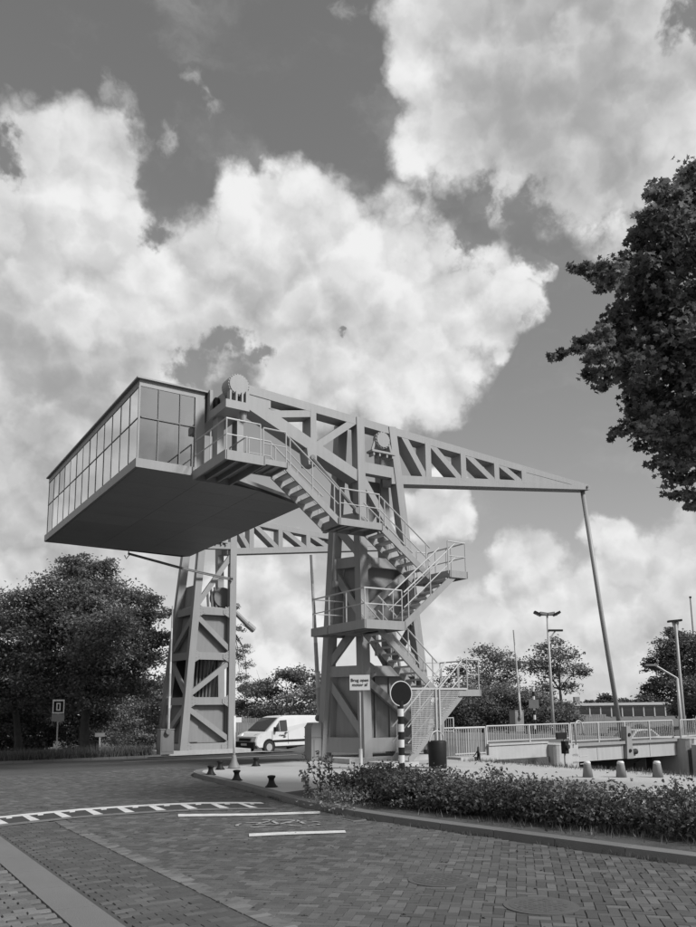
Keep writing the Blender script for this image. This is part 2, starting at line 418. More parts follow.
def in_view(P, z=0., marg=14):
    d = np.c_[P, np.full(len(P), z)]-CAM; zc = d@fw; zc = np.where(zc > .5, zc, 1e9)
    px = CX+F*(d@RT)/zc; py = CY-F*(d@UP)/zc
    return (zc < 1e8) & (px > -marg*3) & (px < IW+marg*3) & (py < IH+marg*3), np.hypot(d[:,0], d[:,1])
Hv = np.vectorize(H)
KX = np.array([p[0] for p in KERB]); KY = np.array([p[1] for p in KERB]); ko = np.argsort(KY)
def kerbx(y): return np.interp(y, KY[ko], KX[ko])
def lay(name, P, ang, L_, W_, mt, nnear, label):
    """bricks as pieces: the nearest nnear as objects, the rest one mesh"""
    vis, dist = in_view(P); P, ang, dist = P[vis], ang[vis], dist[vis]
    jit = rng.normal(0, .0022, P.shape); P = P+jit; ang = ang+rng.normal(0, .012, len(ang))
    zt = Hv(P[:,0], P[:,1])+rng.normal(0, .0013, len(P))
    o = np.argsort(dist); near, far = o[:nnear], o[nnear:]
    if nnear:
        mes = []
        for k in range(6):
            v, f = brick_mesh(np.zeros(1), np.zeros(1), np.zeros(1), L_, W_, np.zeros(1))
            me = bpy.data.meshes.new('brick'); me.from_pydata(v.tolist(), [], f.tolist()); me.materials.append(M[mt]); mes.append(me)
        for i in near:
            ob = link('brick', mes[int(rng.integers(6))], road); ob.location = (P[i,0], P[i,1], zt[i]); ob.rotation_euler = (0, 0, ang[i])
    v, f = brick_mesh(P[far,0], P[far,1], ang[far], L_, W_, zt[far])
    bulk(name, v, f, mt, road, 'stuff')
# herringbone field at 45 degrees to the kerb
B = .2; g = .0045
def herring(x0, x1, y0, y1, th):
    out = []; c, s = math.cos(th), math.sin(th)
    n = int(max(x1-x0, y1-y0)/B*1.5)+4; ox, oy = (x0+x1)/2, (y0+y1)/2; W = B/2
    i, j = np.meshgrid(np.arange(-2*n, 2*n), np.arange(-n, n)); i = i.ravel(); j = j.ravel()
    # herringbone: pairs repeat along (W, W) and (2B.. ) : horizontal at (i*W + ...), vertical beside
    hx = i*W+j*2*B/1.0*0.5*2*0 ; 
    a = np.c_[i*W+j*B*1.0, i*W-j*B*1.0]
    hor = a+np.array([B/2, W/2]); ver = a+np.array([-W/2+0*W, B/2])
    P = np.r_[hor, ver]; ang = np.r_[np.zeros(len(hor)), np.full(len(ver), math.pi/2)]
    Q = np.c_[P[:,0]*c-P[:,1]*s+ox, P[:,0]*s+P[:,1]*c+oy]
    k = (Q[:,0] > x0) & (Q[:,0] < x1) & (Q[:,1] > y0) & (Q[:,1] < y1)
    return Q[k], ang[k]+th
Q, A = herring(-16, -5, -20, 9, R_(45)); A = A
lim = kerbx(Q[:,1])
seamx = -11.45
def seam_at(y): return -11.45+.5*lin(-8, 0, y) if np.isscalar(y) else -11.45+.5*np.clip((y+8)/8, 0, 1)
left = np.where(Q[:,1] < -6.4, seam_at(Q[:,1])+.13, -13.5-.35*np.clip(Q[:,1]+6, 0, 20))
hump = (Q[:,1] > -6.62) & (Q[:,1] < -5.98)
k = (Q[:,0] < lim-.09) & (Q[:,0] > left) & ~hump & (Q[:,1] < 4)
lay('brick_field', Q[k], A[k], B-g, B/2-g, 'brick', 220, None)
# stretcher courses along the gutter
rows = []
for k, y in enumerate(np.arange(-20, -6.5, .1)):
    for x in np.arange(-12.46, -10.9, B): rows.append((x+(B/2 if k % 2 else 0), y))
P = np.array(rows); P = P[(P[:,0] < seam_at(P[:,1])-.13) & (P[:,0] > -12.44)]
lay('brick_courses', P, np.zeros(len(P)), B-.002, .1-.0025, 'brick2', 40, None)
ys = np.arange(-20, -6.5, .1); P = np.array([(seam_at(y)+.04, y) for y in ys])
lay('brick_seam', P, np.zeros(len(P)), B-g, .1-g, 'seam', 40, None)
# far field of the road, pieces too small to tell apart
sheet('road_surface', [(-13.4,-4.)]+[(float(kerbx(y))-.1, y) for y in (-3.9,-3,-2,-1,0,.5)]+[(-4.9,1.2),(-3.6,1.7),(-1.5,2.1),(2.,2.4),(2.,13.4),(-3.,12.6),(-8,12.9),(-14,14.5),(-40,19),(-40,3.),(-15.5,0)], -.012, 'brick', parent=road, kind=None)
# raised hump: dark band with white painted edge and teeth
hb = MB()
arc = [onz(x, y, 0) for x, y in [(-30,821),(0,817.5),(40,813.5),(80,809.8),(120,807),(160,804.8),(200,803.3),(235,803),(262,803.2)]]
arc2 = [onz(x, y, 0) for x, y in [(-30,829),(0,825),(40,820.6),(80,816.5),(120,813.5),(160,811),(200,809.2),(240,808.4),(275,808.2)]]
def strip(name, A_, B_, z, mt, parent):
    v = []; 
    for a, b in zip(A_, B_): v += [(a[0], a[1], H(a[0],a[1])+z), (b[0], b[1], H(b[0],b[1])+z)]
    f = np.array([(2*i, 2*i+1, 2*i+3, 2*i+2) for i in range(len(A_)-1)])
    o = bulk(name, np.array(v), f, mt, parent)
    if o.data.polygons[0].normal.z < 0: o.data.flip_normals()
    return o
mid = lambda a, b, t: np.array(a)*(1-t)+np.array(b)*t
strip('hump_surface', arc, arc2, .006, 'darkbrick', road)
strip('hump_line', [mid(a,b,-.10) for a,b in zip(arc,arc2)], [mid(a,b,.18) for a,b in zip(arc,arc2)], .010, 'dirtywhite', road)
strip('hump_edge', [mid(a,b,.98) for a,b in zip(arc,arc2)], [mid(a,b,1.25) for a,b in zip(arc,arc2)], .009, 'kerb', road)
def mark(pts, z=.011, name='road_marking', mt='dirtywhite'):
    b = MB(); b.quad(*[(p[0], p[1], H(p[0],p[1])+z) for p in pts]); o = b.build(name, mt, road)
    if o.data.polygons[0].normal.z < 0: o.data.flip_normals()
    return o
arcf = lambda A_, t: np.array([np.interp(t, np.arange(len(A_)), [a[i] for a in A_]) for i in range(3)])
for i in range(9):   # slanted teeth
    t = .75+i*.79; w = .15
    a0, a1 = arcf(arc, t-.0), arcf(arc, t+w*1.1); b0, b1 = arcf(arc2, t+.22), arcf(arc2, t+.22+w*1.6)
    mark([mid(a0,arcf(arc2,t),.16), mid(a1,arcf(arc2,t+w),.16), mid(b1,a1,.02), mid(b0,a0,.02)], name='hump_tooth')
    t += .40
    a0, a1 = arcf(arc, t), arcf(arc, t+.14); c0, c1 = arcf(arc2, t), arcf(arc2, t+.14)
    mark([mid(a0,c0,.16), mid(a1,c1,.16), mid(a1,c1,.36), mid(a0,c0,.36)], name='hump_tick')
def pxs(pts): return [onz(x, y, 0) for x, y in pts]
mark(pxs([(178,814.6),(250,814),(320,811.8),(320,814.0),(250,816.2),(178,817.2)]), name='lane_line')
mark(pxs([(249,834.2),(285,832.6),(345,831),(346,833.4),(285,835.4),(249,837.2)]), name='lane_line')
# worn bicycle symbol
def ring(c, r, w, n=18):
    out = []
    for k in range(n):
        if rng.random() < .4: continue
        a, b = 2*math.pi*k/n, 2*math.pi*(k+1)/n
        out.append([(c[0]+(r+s)*math.cos(t), c[1]+(r+s)*math.sin(t)) for s, t in ((-w,a),(w,a),(w,b),(-w,b))])
    return out
bc = onz(279, 823, 0); bd = np.array([math.cos(R_(-28)), math.sin(R_(-28))]); bn = np.array([-bd[1], bd[0]])
def bk(u, v): return (bc[0]+(bd[0]*u+bn[0]*v)*.8, bc[1]+(bd[1]*u+bn[1]*v)*.8)
bm_ = MB()
def addq(pts):
    bm_.quad(*[(p[0], p[1], H(*p[:2])+.011) for p in pts])
for c in ((-.5, -.25), (.5, -.25)):
    for q in ring(c, .33, .035): addq([bk(*p) for p in q])
def seg(a, b, w=.035):
    a, b = np.array(a), np.array(b); d = (b-a)/np.linalg.norm(b-a); n = np.array([-d[1], d[0]])*w
    addq([bk(*(a+n)), bk(*(b+n)), bk(*(b-n)), bk(*(a-n))])
for a, b in [((-.5,-.25),(-.15,.3)),((-.15,.3),(.35,.3)),((.35,.3),(.5,-.25)),((-.5,-.25),(0,-.25)),((0,-.25),(-.2,.42)),((0,-.25),(.35,.25)),((.3,.5),(.5,.5)),((-.35,.45),(-.05,.45))]: seg(a, b)
o = bm_.build('bicycle_symbol', 'worn', road)
for p in o.data.polygons:
    if p.normal.z < 0: p.flip()

for px, py in ((440,880),(541,906)):
    c = onz(px, py, 0)
    fr = MB().lathe((c[0],c[1],.004),[(.34,-.02),(.34,.004)],28).build('manhole_frame','brick2',road); cv = MB().lathe((c[0],c[1],.007),[(.29,-.02),(.29,.003)],28).build('manhole_cover','brick2',fr)
    b = MB()
    for i in range(-4,5):
        for j in range(-4,5):
            if math.hypot(i,j) < 4.1: b.box(c[0]+i*.062-.018,c[0]+i*.062+.018,c[1]+j*.062-.018,c[1]+j*.062+.018,.009,.0115)
    tag(b.build('cover_studs','brick2',fr),kind='stuff')
# concrete gutter band and pavement on the camera's side
pv = sheet('pavement', [(-40,-26),(-12.94,-26),(-12.94,-9.5),(-13.2,-6.2),(-15.5,-.4),(-40,2.)], .052, 'joint')
def gx_(y): return float(np.interp(y, [-26,-14,-10,-8.4,-6,-3], [-12.57,-12.57,-12.57,-12.57,-12.95,-13.75]))
for y in np.arange(-20, -4, 1.):
    b = MB(); y1 = y+.992
    b.hexa([(gx_(y)-.40,y,-.1),(gx_(y),y,-.1),(gx_(y1),y1,-.1),(gx_(y1)-.40,y1,-.1),(gx_(y)-.39,y,.07),(gx_(y)-.01,y,.055),(gx_(y1)-.01,y1,.055),(gx_(y1)-.39,y1,.07)])
    b.build('kerb_slab', 'band', pv)
rows = []
for r, y in enumerate(np.arange(-19, -7, .105)):
    for x in np.arange(-13.07, -16.5, -.206): rows.append((x-(.103 if r % 2 else 0), y))
P = np.array(rows); vis, dist = in_view(P, .07); P, dist = P[vis], dist[vis]
v, f = brick_mesh(P[:,0], P[:,1], rng.normal(0,.02,len(P)), .2, .1, .07+rng.normal(0,.003,len(P)), -.03, .007)
o = np.argsort(dist)[:120]; rest = np.setdiff1d(np.arange(len(P)), o)
for i in o:
    b = bpy.data.meshes.new('brick'); b.from_pydata((v[8*i:8*i+8]).tolist(), [], (f[:5]).tolist()); b.materials.append(M['walkbrick']); link('brick', b, pv)
v2, f2 = brick_mesh(P[rest,0], P[rest,1], rng.normal(0,.02,len(rest)), .2, .1, .07+rng.normal(0,.003,len(rest)), -.03, .007)
bulk('brick_courses', v2, f2, 'walkbrick', pv, 'stuff')

# paved corner: kerb stones, paving
isl = sheet('corner_paving', ISLAND, .085, 'tile', .5)
kl = 0
KP = [np.array(p) for p in KERB]
cum = np.r_[0, np.cumsum([np.linalg.norm(KP[i+1]-KP[i]) for i in range(len(KP)-1)])]
kat = lambda s: np.array([np.interp(s, cum, [p[i] for p in KP]) for i in (0, 1)])
s = 0.
while s < cum[-1]-.9:
    a, b_ = kat(s+.005), kat(s+.995); d = (b_-a)/np.linalg.norm(b_-a); n = np.array([d[1], -d[0]])  # inward (+X side)
    z0, z1 = H(*a), H(*b_); b = MB()
    q = lambda p, o, z: (p[0]+n[0]*o, p[1]+n[1]*o, z)
    b.hexa([q(a,-.06,z0-.1), q(b_,-.06,z1-.1), q(b_,.20,z1-.1), q(a,.20,z0-.1), q(a,-.02,z0+.10), q(b_,-.02,z1+.10), q(b_,.20,z1+.105), q(a,.20,z0+.105)])
    b.build('kerb_stone', 'kerb', isl); s += 1.
# gully under the kerb
gp = onz(350, 819, 0)
gl = MB().box(gp[0]-.12,gp[0]+.14,gp[1]-.28,gp[1]+.28,-.03,.010).build('gully_frame','kerb',road)
for k in range(7): MB().box(gp[0]-.09,gp[0]+.12,gp[1]-.25+k*.075,gp[1]-.25+k*.075+.04,.0,.013).build('slot_shade_bar','dark',gl)  # slots are solid bars coloured near-black for the shade of openings
# planting bed
bed = sheet('planting_bed', [tuple(kat(s)+np.array([.11,0])) for s in np.arange(5.0, 17.6, .4)]+[(-5.7,-6.4),(-4.7,-7.0),(-4.3,-9),(-4.4,-11),(-4.4,-14),(-3.6,-20)], .1015, 'soil', .5)

# far pavements and roads
sheet('far_verge', [(-40,20.5),(-14,15.),(-8,13.3),(-3.2,13.),(-2.6,20),(-4,40),(-40,60)], .06, 'grass')
for i in range(14):
    x = -13.+i*.76; y0 = lambda x: float(np.interp(x, [-14,-8,-3], [14.9,13.2,12.9]))
    x1 = x+.75; b = MB(); b.hexa([(x,y0(x)-.1,H(x,y0(x))-.1),(x1,y0(x1)-.1,H(x1,y0(x1))-.1),(x1,y0(x1)+.05,-.3),(x,y0(x)+.05,-.3)]+[(x,y0(x)-.08,H(x,y0(x))+.09),(x1,y0(x1)-.08,H(x1,y0(x1))+.09),(x1,y0(x1)+.05,H(x1,y0(x1))+.09),(x,y0(x)+.05,H(x,y0(x))+.09)])
    b.build('kerb_stone', 'kerb', isl)
sheet('side_road', [(-1.6,13.1),(9.25,13.1),(9.25,30),(-1.6,24)], -.02, 'asphalt')
sheet('tower_footway', [(-3.0,12.7),(3.2,12.7),(3.2,17.2),(-2.4,17.2)], .03, 'tile')
mark([(-3.6,2.3),(2,2.85),(2,3.0),(-3.6,2.45)], .02, 'lane_line'); mark([(-5.2,9.0),(2,8.2),(2,8.35),(-5.2,9.15)], .02, 'lane_line')

# ------------------------------------------------------------------ bridge: balance arms
def P2(x, y, Y=0.): return Vector(onY(x, y, Y))
def on_line(a, b, t): return a+(b-a)*t
def xz_member(name, pts, y0, y1, mt, parent, smooth=False):
    b = MB(); b.prism([(p[0], y0, p[2] if len(p) > 2 else p[1]) for p in pts], (0, y1-y0, 0)); return b.build(name, mt, parent)
def xz_bar(name, a, c, w, y0, y1, mt, parent):
    a, c = Vector((a[0], 0, a[-1])), Vector((c[0], 0, c[-1])); d = (c-a).normalized(); n = Vector((-d.z, 0, d.x))*w/2
    return xz_member(name, [a+n, c+n, c-n, a-n], y0, y1, mt, parent)
# outline in the X-Z plane (metres)
def zt(x): return TOPA[1]+(x-TOPA[0])*(TOPB[1]-TOPA[1])/(TOPB[0]-TOPA[0])
def zb(x): return BOTA[1]+(x-BOTA[0])*(BOTB[1]-BOTA[1])/(BOTB[0]-BOTA[0])
_a, _b, _t = P2(247,384.4), P2(440.6,437.4), P2(590,485)
TOPA, TOPB = (_a.x, _a.z), (_t.x, _t.z)
_c, _d = P2(412,484.4), P2(589,489.5)
BOTA, BOTB = (_c.x, _c.z), (_d.x, _d.z)
AD = .55   # depth of the arm members
def make_arm(label):
    t = thing('balance_arm', (0, 0, 10), label, 'balance arm', 'balance arms')
    xt = BOTB[0]; x0 = -.14; x1 = 1.25
    rear = TOPA[0]-.05
    # top chord in pieces between the joints
    xz_member('top_chord', [(rear, 0, zt(rear)), (xt, 0, zt(xt)), (xt, 0, zt(xt)-.20), (6.9, 0, zt(6.9)-.27), (rear, 0, zt(rear)-.30)], 0, AD, 'steel', t)
    xz_member('bottom_chord', [(1.2,0,zb(1.2)), (xt+.05,0,zb(xt)), (xt+.05,0,zb(xt)+.16), (7,0,zb(7)+.30), (1.2,0,zb(1.2)+.32)], -.004, AD+.004, 'steel', t)
    # solid tip web
    xw = P2(523,470).x
    xz_member('tip_web', [(xw,0,zt(xw)-.15), (xt+.12,0,zt(xt)-.02), (xt+.12,0,zb(xt)+.02), (xw,0,zb(xw)+.2)], .012, AD-.012, 'steel', t)
    o = MB().lathe((xt-.12, -.02, (zt(xt)+zb(xt))/2-.02), [(.055,-.05),(.055,.02)], 10, 'Y').build('pin', 'steel_dark', t)
    for px in (428.5, 463.5, 496.5, 523.5):
        x = P2(px, 465).x; xz_member('vertical', [(x-.13,0,zt(x)-.2),(x+.13,0,zt(x)-.22),(x+.13,0,zb(x)+.2),(x-.13,0,zb(x)+.2)], -.006, AD+.006, 'steel', t)
    for a, c in (((404,441),(427,477)), ((431,441),(462,479)), ((467,452),(495,481)), ((499,461),(522,481))):
        p, q = P2(*a), P2(*c); xz_bar('diagonal', (p.x, zt(p.x)-.22), (q.x, zb(q.x)+.2), .24, .006, AD-.006, 'steel', t)
    # rear part
    la, lb = P2(248,408), P2(357,477)
    xz_member('rear_chord', [P2(249,395), P2(320,444.5), P2(357,469.5), P2(357,481), P2(318,456), P2(249,409.5)], -.008, AD+.008, 'steel', t)
    p = P2(313.5, 430); xz_member('vertical', [(p.x-.11,0,zt(p.x)-.2),(p.x+.11,0,zt(p.x)-.22),(p.x+.11,0,P2(313.5,446).z),(p.x-.11,0,P2(313.5,443).z)], -.004, AD+.004, 'steel', t)
    xz_bar('strut', P2(272,414), P2(312,413.5), .23, .004, AD-.004, 'steel', t)
    xz_bar('diagonal', P2(318,445), P2(359,418), .24, .004, AD-.004, 'steel', t)
    xz_member('rear_web', [P2(236,382.8), P2(271,392), P2(271,408), P2(249,408), P2(236,400)], .02, AD-.02, 'steel', t)
    # bracket that carries the drive rod
    p = P2(312,456, -.1); b = MB(); b.prism([(p.x-.19,-.10,p.z+.26),(p.x+.2,-.10,p.z+.2),(p.x+.17,-.10,p.z-.3),(p.x-.12,-.10,p.z-.3)], (0,.5,0)); br = b.build('bracket', 'steel', t)
    MB().lathe((p.x+.02,-.12,p.z-.05), [(.09,-.03),(.09,.03)], 12, 'Y').build('pin', 'steel_dark', br)
    return t
arm = make_arm('near slender grey balance arm with open triangular bays, beside the stair tower')
far_arm = copy_tree(arm); far_arm.location = (0, 14.7, 10)
far_arm['label'] = 'far balance arm seen through the gap behind the stair tower, above the white van'

# hanger rods from the arm tips down to the moving deck
def rod(Yo, label):
    top = Vector((BOTB[0]-.1, .27+Yo, BOTB[1]+.02)); bot = Vector((12.72, .02+Yo*.985, -.12))
    t = thing('hanger_rod', bot, label, 'hanger rod', 'hanger rods')
    MB().tube([bot+Vector((0,0,.5)), on_line(bot, top, .5), top], .095, 12).build('rod', 'steel', t, True)
    b = MB(); b.hexa([(12.50,-.36+Yo,-.34),(12.92,-.36+Yo,-.34),(12.92,-.06+Yo,-.34),(12.50,-.06+Yo,-.34),(12.58,-.36+Yo,.95),(12.82,-.36+Yo,.95),(12.82,-.06+Yo,.95),(12.58,-.06+Yo,.95)]); sh = b.build('hanger_shoe', 'steel', t)
    for z in (.62,-.02): MB().lathe((12.70,-.37+Yo,z), [(.07,-.03),(.07,.03)], 10, 'Y').build('pin', 'dark', sh)
    MB().tube([(12.9,-.22+Yo,-.08),(13.25,-.22+Yo,-.08)], [.09,.12], 8).build('buffer', 'rubber', t)
    return t
rod(0, 'long thin grey rod hanging from the near arm tip to the bridge deck')
rod(14.7, 'far grey hanger rod half hidden behind the stair tower')

# ------------------------------------------------------------------ towers
def leg(t, a, b, w=.30, d=.34):
    return MB().bar(a, b, w, d, up=(0,1,0)).build('leg', 'steel', t)
def bolt_bearing(c, r, t, name='bearing'):
    """bolted drum on a pedestal, axis across the bridge"""
    x, y, z = c
    d = MB().lathe((x,y,z), [(r,-.10),(r,.06)], 28, 'Y').build(name, 'steel', t)
    MB().lathe((x,y-.10,z), [(r*.86,-.035),(r*.86,.0)], 28, 'Y').build('cover', 'steel', d)
    b = MB()
    for k in range(16):
        a = 2*math.pi*k/16; b.lathe((x+r*.93*math.cos(a), y-.115, z+r*.93*math.sin(a)), [(.018,-.015),(.018,.02)], 6, 'Y')
    tag(b.build('bolt_ring', 'steel_dark', d), kind='stuff')
    p = MB(); 
    for s in (-1, 1): p.prism([(x+s*r*.75,y-.06,z+.02),(x+s*r*1.0,y-.06,z+.02),(x+s*r*1.5,y-.06,z-r*1.35),(x+s*r*1.2,y-.06,z-r*1.35)], (0,.06,0))
    p.box(x-r*1.6, x+r*1.6, y-.16, y+.2, z-r*1.6, z-r*1.36)
    for q in (-1.3,-.5,.5,1.3): p.box(x+q*r-.03, x+q*r+.03, y-.13, y+.15, z-r*2.0, z-r*1.6)
    p.build('pedestal', 'steel', d)
    return d
# --- near tower
tw = thing('bridge_tower', (.9, .9, 0), 'near grey steel lattice tower wrapped by the zigzag stairs', 'bridge tower', 'bridge towers')
zA = zt(0)+.02
LA = (Vector((0,.15,.22)), Vector((-.11,.15,zt(-.11))))
LB = (Vector((2.72,.15,.22)), Vector((1.27,.15,zt(1.27))))
bC, tC = Vector(onX(324,757,-.75)), Vector(onX(341,430,-.35))
LC = (Vector((-.75,bC.y,.22)), Vector((-.35,tC.y,zt(-.35)-.1)))
LD = (Vector((2.1,bC.y,.22)), Vector((1.35,tC.y,zt(1.3)-.1)))
def at(Lg, z): return Lg[0]+(Lg[1]-Lg[0])*((z-Lg[0].z)/(Lg[1].z-Lg[0].z))
# legs A and B stop flush outside the arm
leg(tw, *LA, .31, .36); leg(tw, *LB, .31, .36); leg(tw, *LC, .36, .34); leg(tw, *LD, .36, .34)
def hbeam(t, L1, L2, z, h=.34, d=.22, z2=None, off=(0,0,0), name='beam'):
    a, b = at(L1, z)+Vector(off), at(L2, z if z2 is None else z2)+Vector(off); return MB().bar(a, b, d, h).build(name, 'steel', t)
def dbeam(t, L1, z1, L2, z2, w=.24, d=.16, off=(0,0,0)):
    a, b = at(L1, z1)+Vector(off), at(L2, z2)+Vector(off)
    n = (b-a).cross(Vector((0,0,1))).normalized()
    return MB().bar(a, b, d, w, up=(0,0,1)).build('diagonal', 'steel', t)
zs = dict(lo=3.05, mid=6.75, top=10.05)
for z in (.62, zs['lo'], zs['mid']):
    hbeam(tw, LA, LB, z, .34 if z > 1 else .45, .2); hbeam(tw, LA, LC, z, .36 if z > 1 else .5, .2); hbeam(tw, LB, LD, z, .34, .2); hbeam(tw, LC, LD, z, .34, .2)
hbeam(tw, LA, LB, zs['top'], .40, .30, name='bearing_beam'); hbeam(tw, LA, LC, 8.3, .3, .2); hbeam(tw, LB, LD, zs['top'], .3, .2)
# zigzag diagonals
for (l1, z1, l2, z2) in ((LA,9.85,LB,7.0),(LA,4.95,LB,6.55),(LA,4.95,LB,3.3),(LC,2.8,LA,.9),(LC,3.25,LA,4.75),(LC,6.55,LA,4.85),(LC,8.1,LA,6.95),(LD,3.25,LB,4.75),(LC,3.2,LD,6.5),(LD,3.2,LC,6.5),(LA,2.8,LB,.9)):
    dbeam(tw, l1, z1, l2, z2)
# gusset plates where the bracing meets the legs
def gusset(t, Lg, z, sx, y, s=.34):
    p = at(Lg, z); x = p.x+sx*.1; g_ = MB().prism([(x,y,z-s),(x+sx*s*1.15,y,z-.1),(x+sx*s*1.15,y,z+.1),(x,y,z+s)],(0,.014,0)).build('gusset_plate','steel',t)
    b = MB()
    for dx,dz in ((.12,.1),(.12,-.1),(.26,.06),(.26,-.06),(.12,.22),(.12,-.22)): b.lathe((x+sx*dx,y-.006,z+dz),[(.016,-.008),(.016,.012)],6,'Y')
    tag(b.build('bolts','steel_dark',g_),kind='stuff')
for z in (zs['lo'],4.95,zs['mid']):
    gusset(tw,LA,z,1,.03); gusset(tw,LB,z,-1,.03)
# sheet panels behind the bracing
def panel(t, L1, L2, z0, z1, off, mt='panel', name='panel'):
    o = Vector(off); a, b, c, d = at(L1,z0)+o, at(L2,z0)+o, at(L2,z1)+o, at(L1,z1)+o
    return MB().prism([a,b,c,d], o.normalized()*.03).build(name, mt, t)
panel(tw, LA, LB, .75, 2.9, (0,.22,0)); panel(tw, LA, LC, .75, 2.9, (.16,0,0))
panel(tw, LA, LB, 4.5, 6.6, (0,.22,0)); panel(tw, LA, LC, 4.5, 6.6, (.2,0,0)); panel(tw, LC, LD, .7, 2.9, (0,-.2,0)); panel(tw, LB, LD, .75, 2.9, (-.2,0,0)); panel(tw, LC, LD, 4.5, 6.6, (0,-.2,0)); panel(tw, LB, LD, 4.5, 6.6, (-.2,0,0))
for xx in (.55, 1.15): MB().bar(Vector((xx,.33,.85)), Vector((xx,.33,2.85)), .05, .05).build('panel_rib', 'panel', tw)
MB().box(-.95,3.0,-.35,bC.y+.35,.0,.24).build('plinth', 'concrete', tw)
bc_ = P2(380.5,441.3,-.02); bolt_bearing((bc_.x,-.06,bc_.z), .31, tw)
MB().prism([(.1,.9,9.9),(1.5,.9,9.9),(1.3,.9,8.9),(.9,.9,8.3),(.3,.9,8.9)],(0,.3,0)).build('gusset', 'steel_dark', tw)
# pulley hanging on the rear face
b = MB(); p = Vector(onX(335,584,-.72)); b.tube([p+Vector((0,0,.85)), p+Vector((0,0,.12))], .05, 8); b.lathe(p, [(.12,-.05),(.12,.05)], 14, 'X'); b.build('pulley', 'steel', tw)
# drive rod between arm bracket and tower
dr = thing('drive_rod', P2(357,510,-.25), 'thin dark drive rod slanting from arm bracket to tower leg', 'drive rod')
MB().tube([P2(313,459,-.16), P2(357,511,-.2)], .07, 8).build('rod', 'steel_dark', dr); MB().lathe(P2(357,511,-.2), [(.12,-.08),(.12,.1)], 10, 'Y').build('joint', 'steel_dark', dr)

# --- far tower
Yf, Yg = 14.15, 16.1
ft = thing('bridge_tower', (.3, 15.2, -.2), 'far tower standing under the glazed cabin, beside the left raised barrier', 'bridge tower', 'bridge towers')
p1, p2 = onY(182,752,Yf), onY(200,552,Yf); q1, q2 = onY(230,752,Yf), onY(232.5,545,Yf)
r1, r2 = onY(160,752,Yg), onY(184,562,Yg)
zg = -.14
FA = (Vector((p1[0],Yf,zg)), Vector((p2[0]+.12,Yf,10.6))); FB = (Vector((q1[0],Yf,zg)), Vector((q2[0],Yf,10.6)))
FC = (Vector((r1[0],Yg,zg)), Vector((r2[0]+.15,Yg,10.4))); FD = (Vector((1.9,Yg,zg)), Vector((1.7,Yg,10.3)))
leg(ft,*FA,.34,.32); leg(ft,*FB,.34,.32); leg(ft,*FC,.38,.34); leg(ft,*FD,.34,.34)
zy = [float(onY(205,y,Yf)[2]) for y in (747,701,656,611)]
for k, z in enumerate(zy):
    for a, b in ((FA,FB),(FA,FC),(FC,FD),(FB,FD)): hbeam(ft, a, b, z, .36, .2)
dbeam(ft,FA,zy[1]-.3,FB,zy[0]+.25); dbeam(ft,FA,zy[1]+.25,FB,zy[2]-.2); dbeam(ft,FA,zy[3]-.2,FB,zy[2]+.25); dbeam(ft,FA,zy[3]+.2,FB,9.6)
dbeam(ft,FC,zy[0]+.2,FA,zy[1]-.2); dbeam(ft,FC,zy[2]-.2,FA,zy[1]+.2); dbeam(ft,FC,zy[2]+.2,FA,zy[3]-.2)
for k in range(4):
    gusset(ft,FA,zy[k],1,Yf-.125); gusset(ft,FB,zy[k],-1,Yf-.125)
panel(ft,FA,FB,zy[0]+.2,zy[1]-.1,(0,.18,0)); panel(ft,FA,FB,zy[2]+.1,zy[3]-.1,(0,.18,0)); panel(ft,FA,FC,zy[0]+.2,zy[1]-.1,(.2,0,0),'steel_dark'); panel(ft,FA,FC,zy[2]+.1,zy[3]-.1,(.2,0,0)); panel(ft,FC,FD,zy[0],zy[1],(0,-.2,0)); panel(ft,FB,FD,zy[0],zy[1],(-.2,0,0)); panel(ft,FC,FD,zy[2],zy[3],(0,-.2,0))
panel(ft,FA,FC,zy[3]+.1,8.0,(.2,0,0))
MB().box(-1.9,2.3,Yf-.75,Yg+.5,-.32,-.02).build('plinth','concrete',ft)
pd = onY(188.5,742,Yf+.17); MB().box(pd[0]-.2,pd[0]+.45,Yf+.13,Yf+.17,.35,2.0).build('hatch','panel',ft)
b = MB()   # pipes and gear inside the open bay
for i in range(8): x = -.1+i*.18; b.tube([(x,Yf+.9,zy[1]),(x+.1,Yf+.9,zy[2])],.05,6)
b.build('pipework','steel_dark',ft); panel(ft,FC,FD,zy[1],zy[2],(0,-.1,0),'dark')  # near-black back sheet, coloured to give the bay its shaded interior
c = onY(221,598,Yf+.7); g_ = MB().lathe((c[0],c[1],c[2]),[(.5,-.3),(.5,.3)],20,'Y').build('gear_drum','steel_dark',ft)
b = MB()
for i in range(5): b.tube([(c[0]-.75+i*.22,Yf+.5,zy[3]+.1),(c[0]-.85+i*.2,Yf+.5,zy[3]+1.3)],.06,6)
b.build('linkage','steel_dark',ft)
MB().box(-.4,1.6,Yf+.3,Yg-.3,zy[3]+.2,zy[3]+.26).build('floor_grating','gratesteel',ft)
bolt_bearing((.72,Yf-.1,10.55),.30,ft); MB().bar((-.3,Yf,9.85),(1.6,Yf,10.0),.3,.35).build('bearing_beam','steel',ft)
dr2 = thing('drive_rod', onY(254,629,Yf), 'short grey drive rod jutting from the far tower towards the canal', 'drive rod')
MB().tube([onY(228,605,Yf+.4), onY(247,624,Yf+.4)],.13,10).build('rod','steel',dr2); MB().tube([onY(247,624,Yf+.4), onY(254,630,Yf+.4)],.17,10).build('joint','steel',dr2)
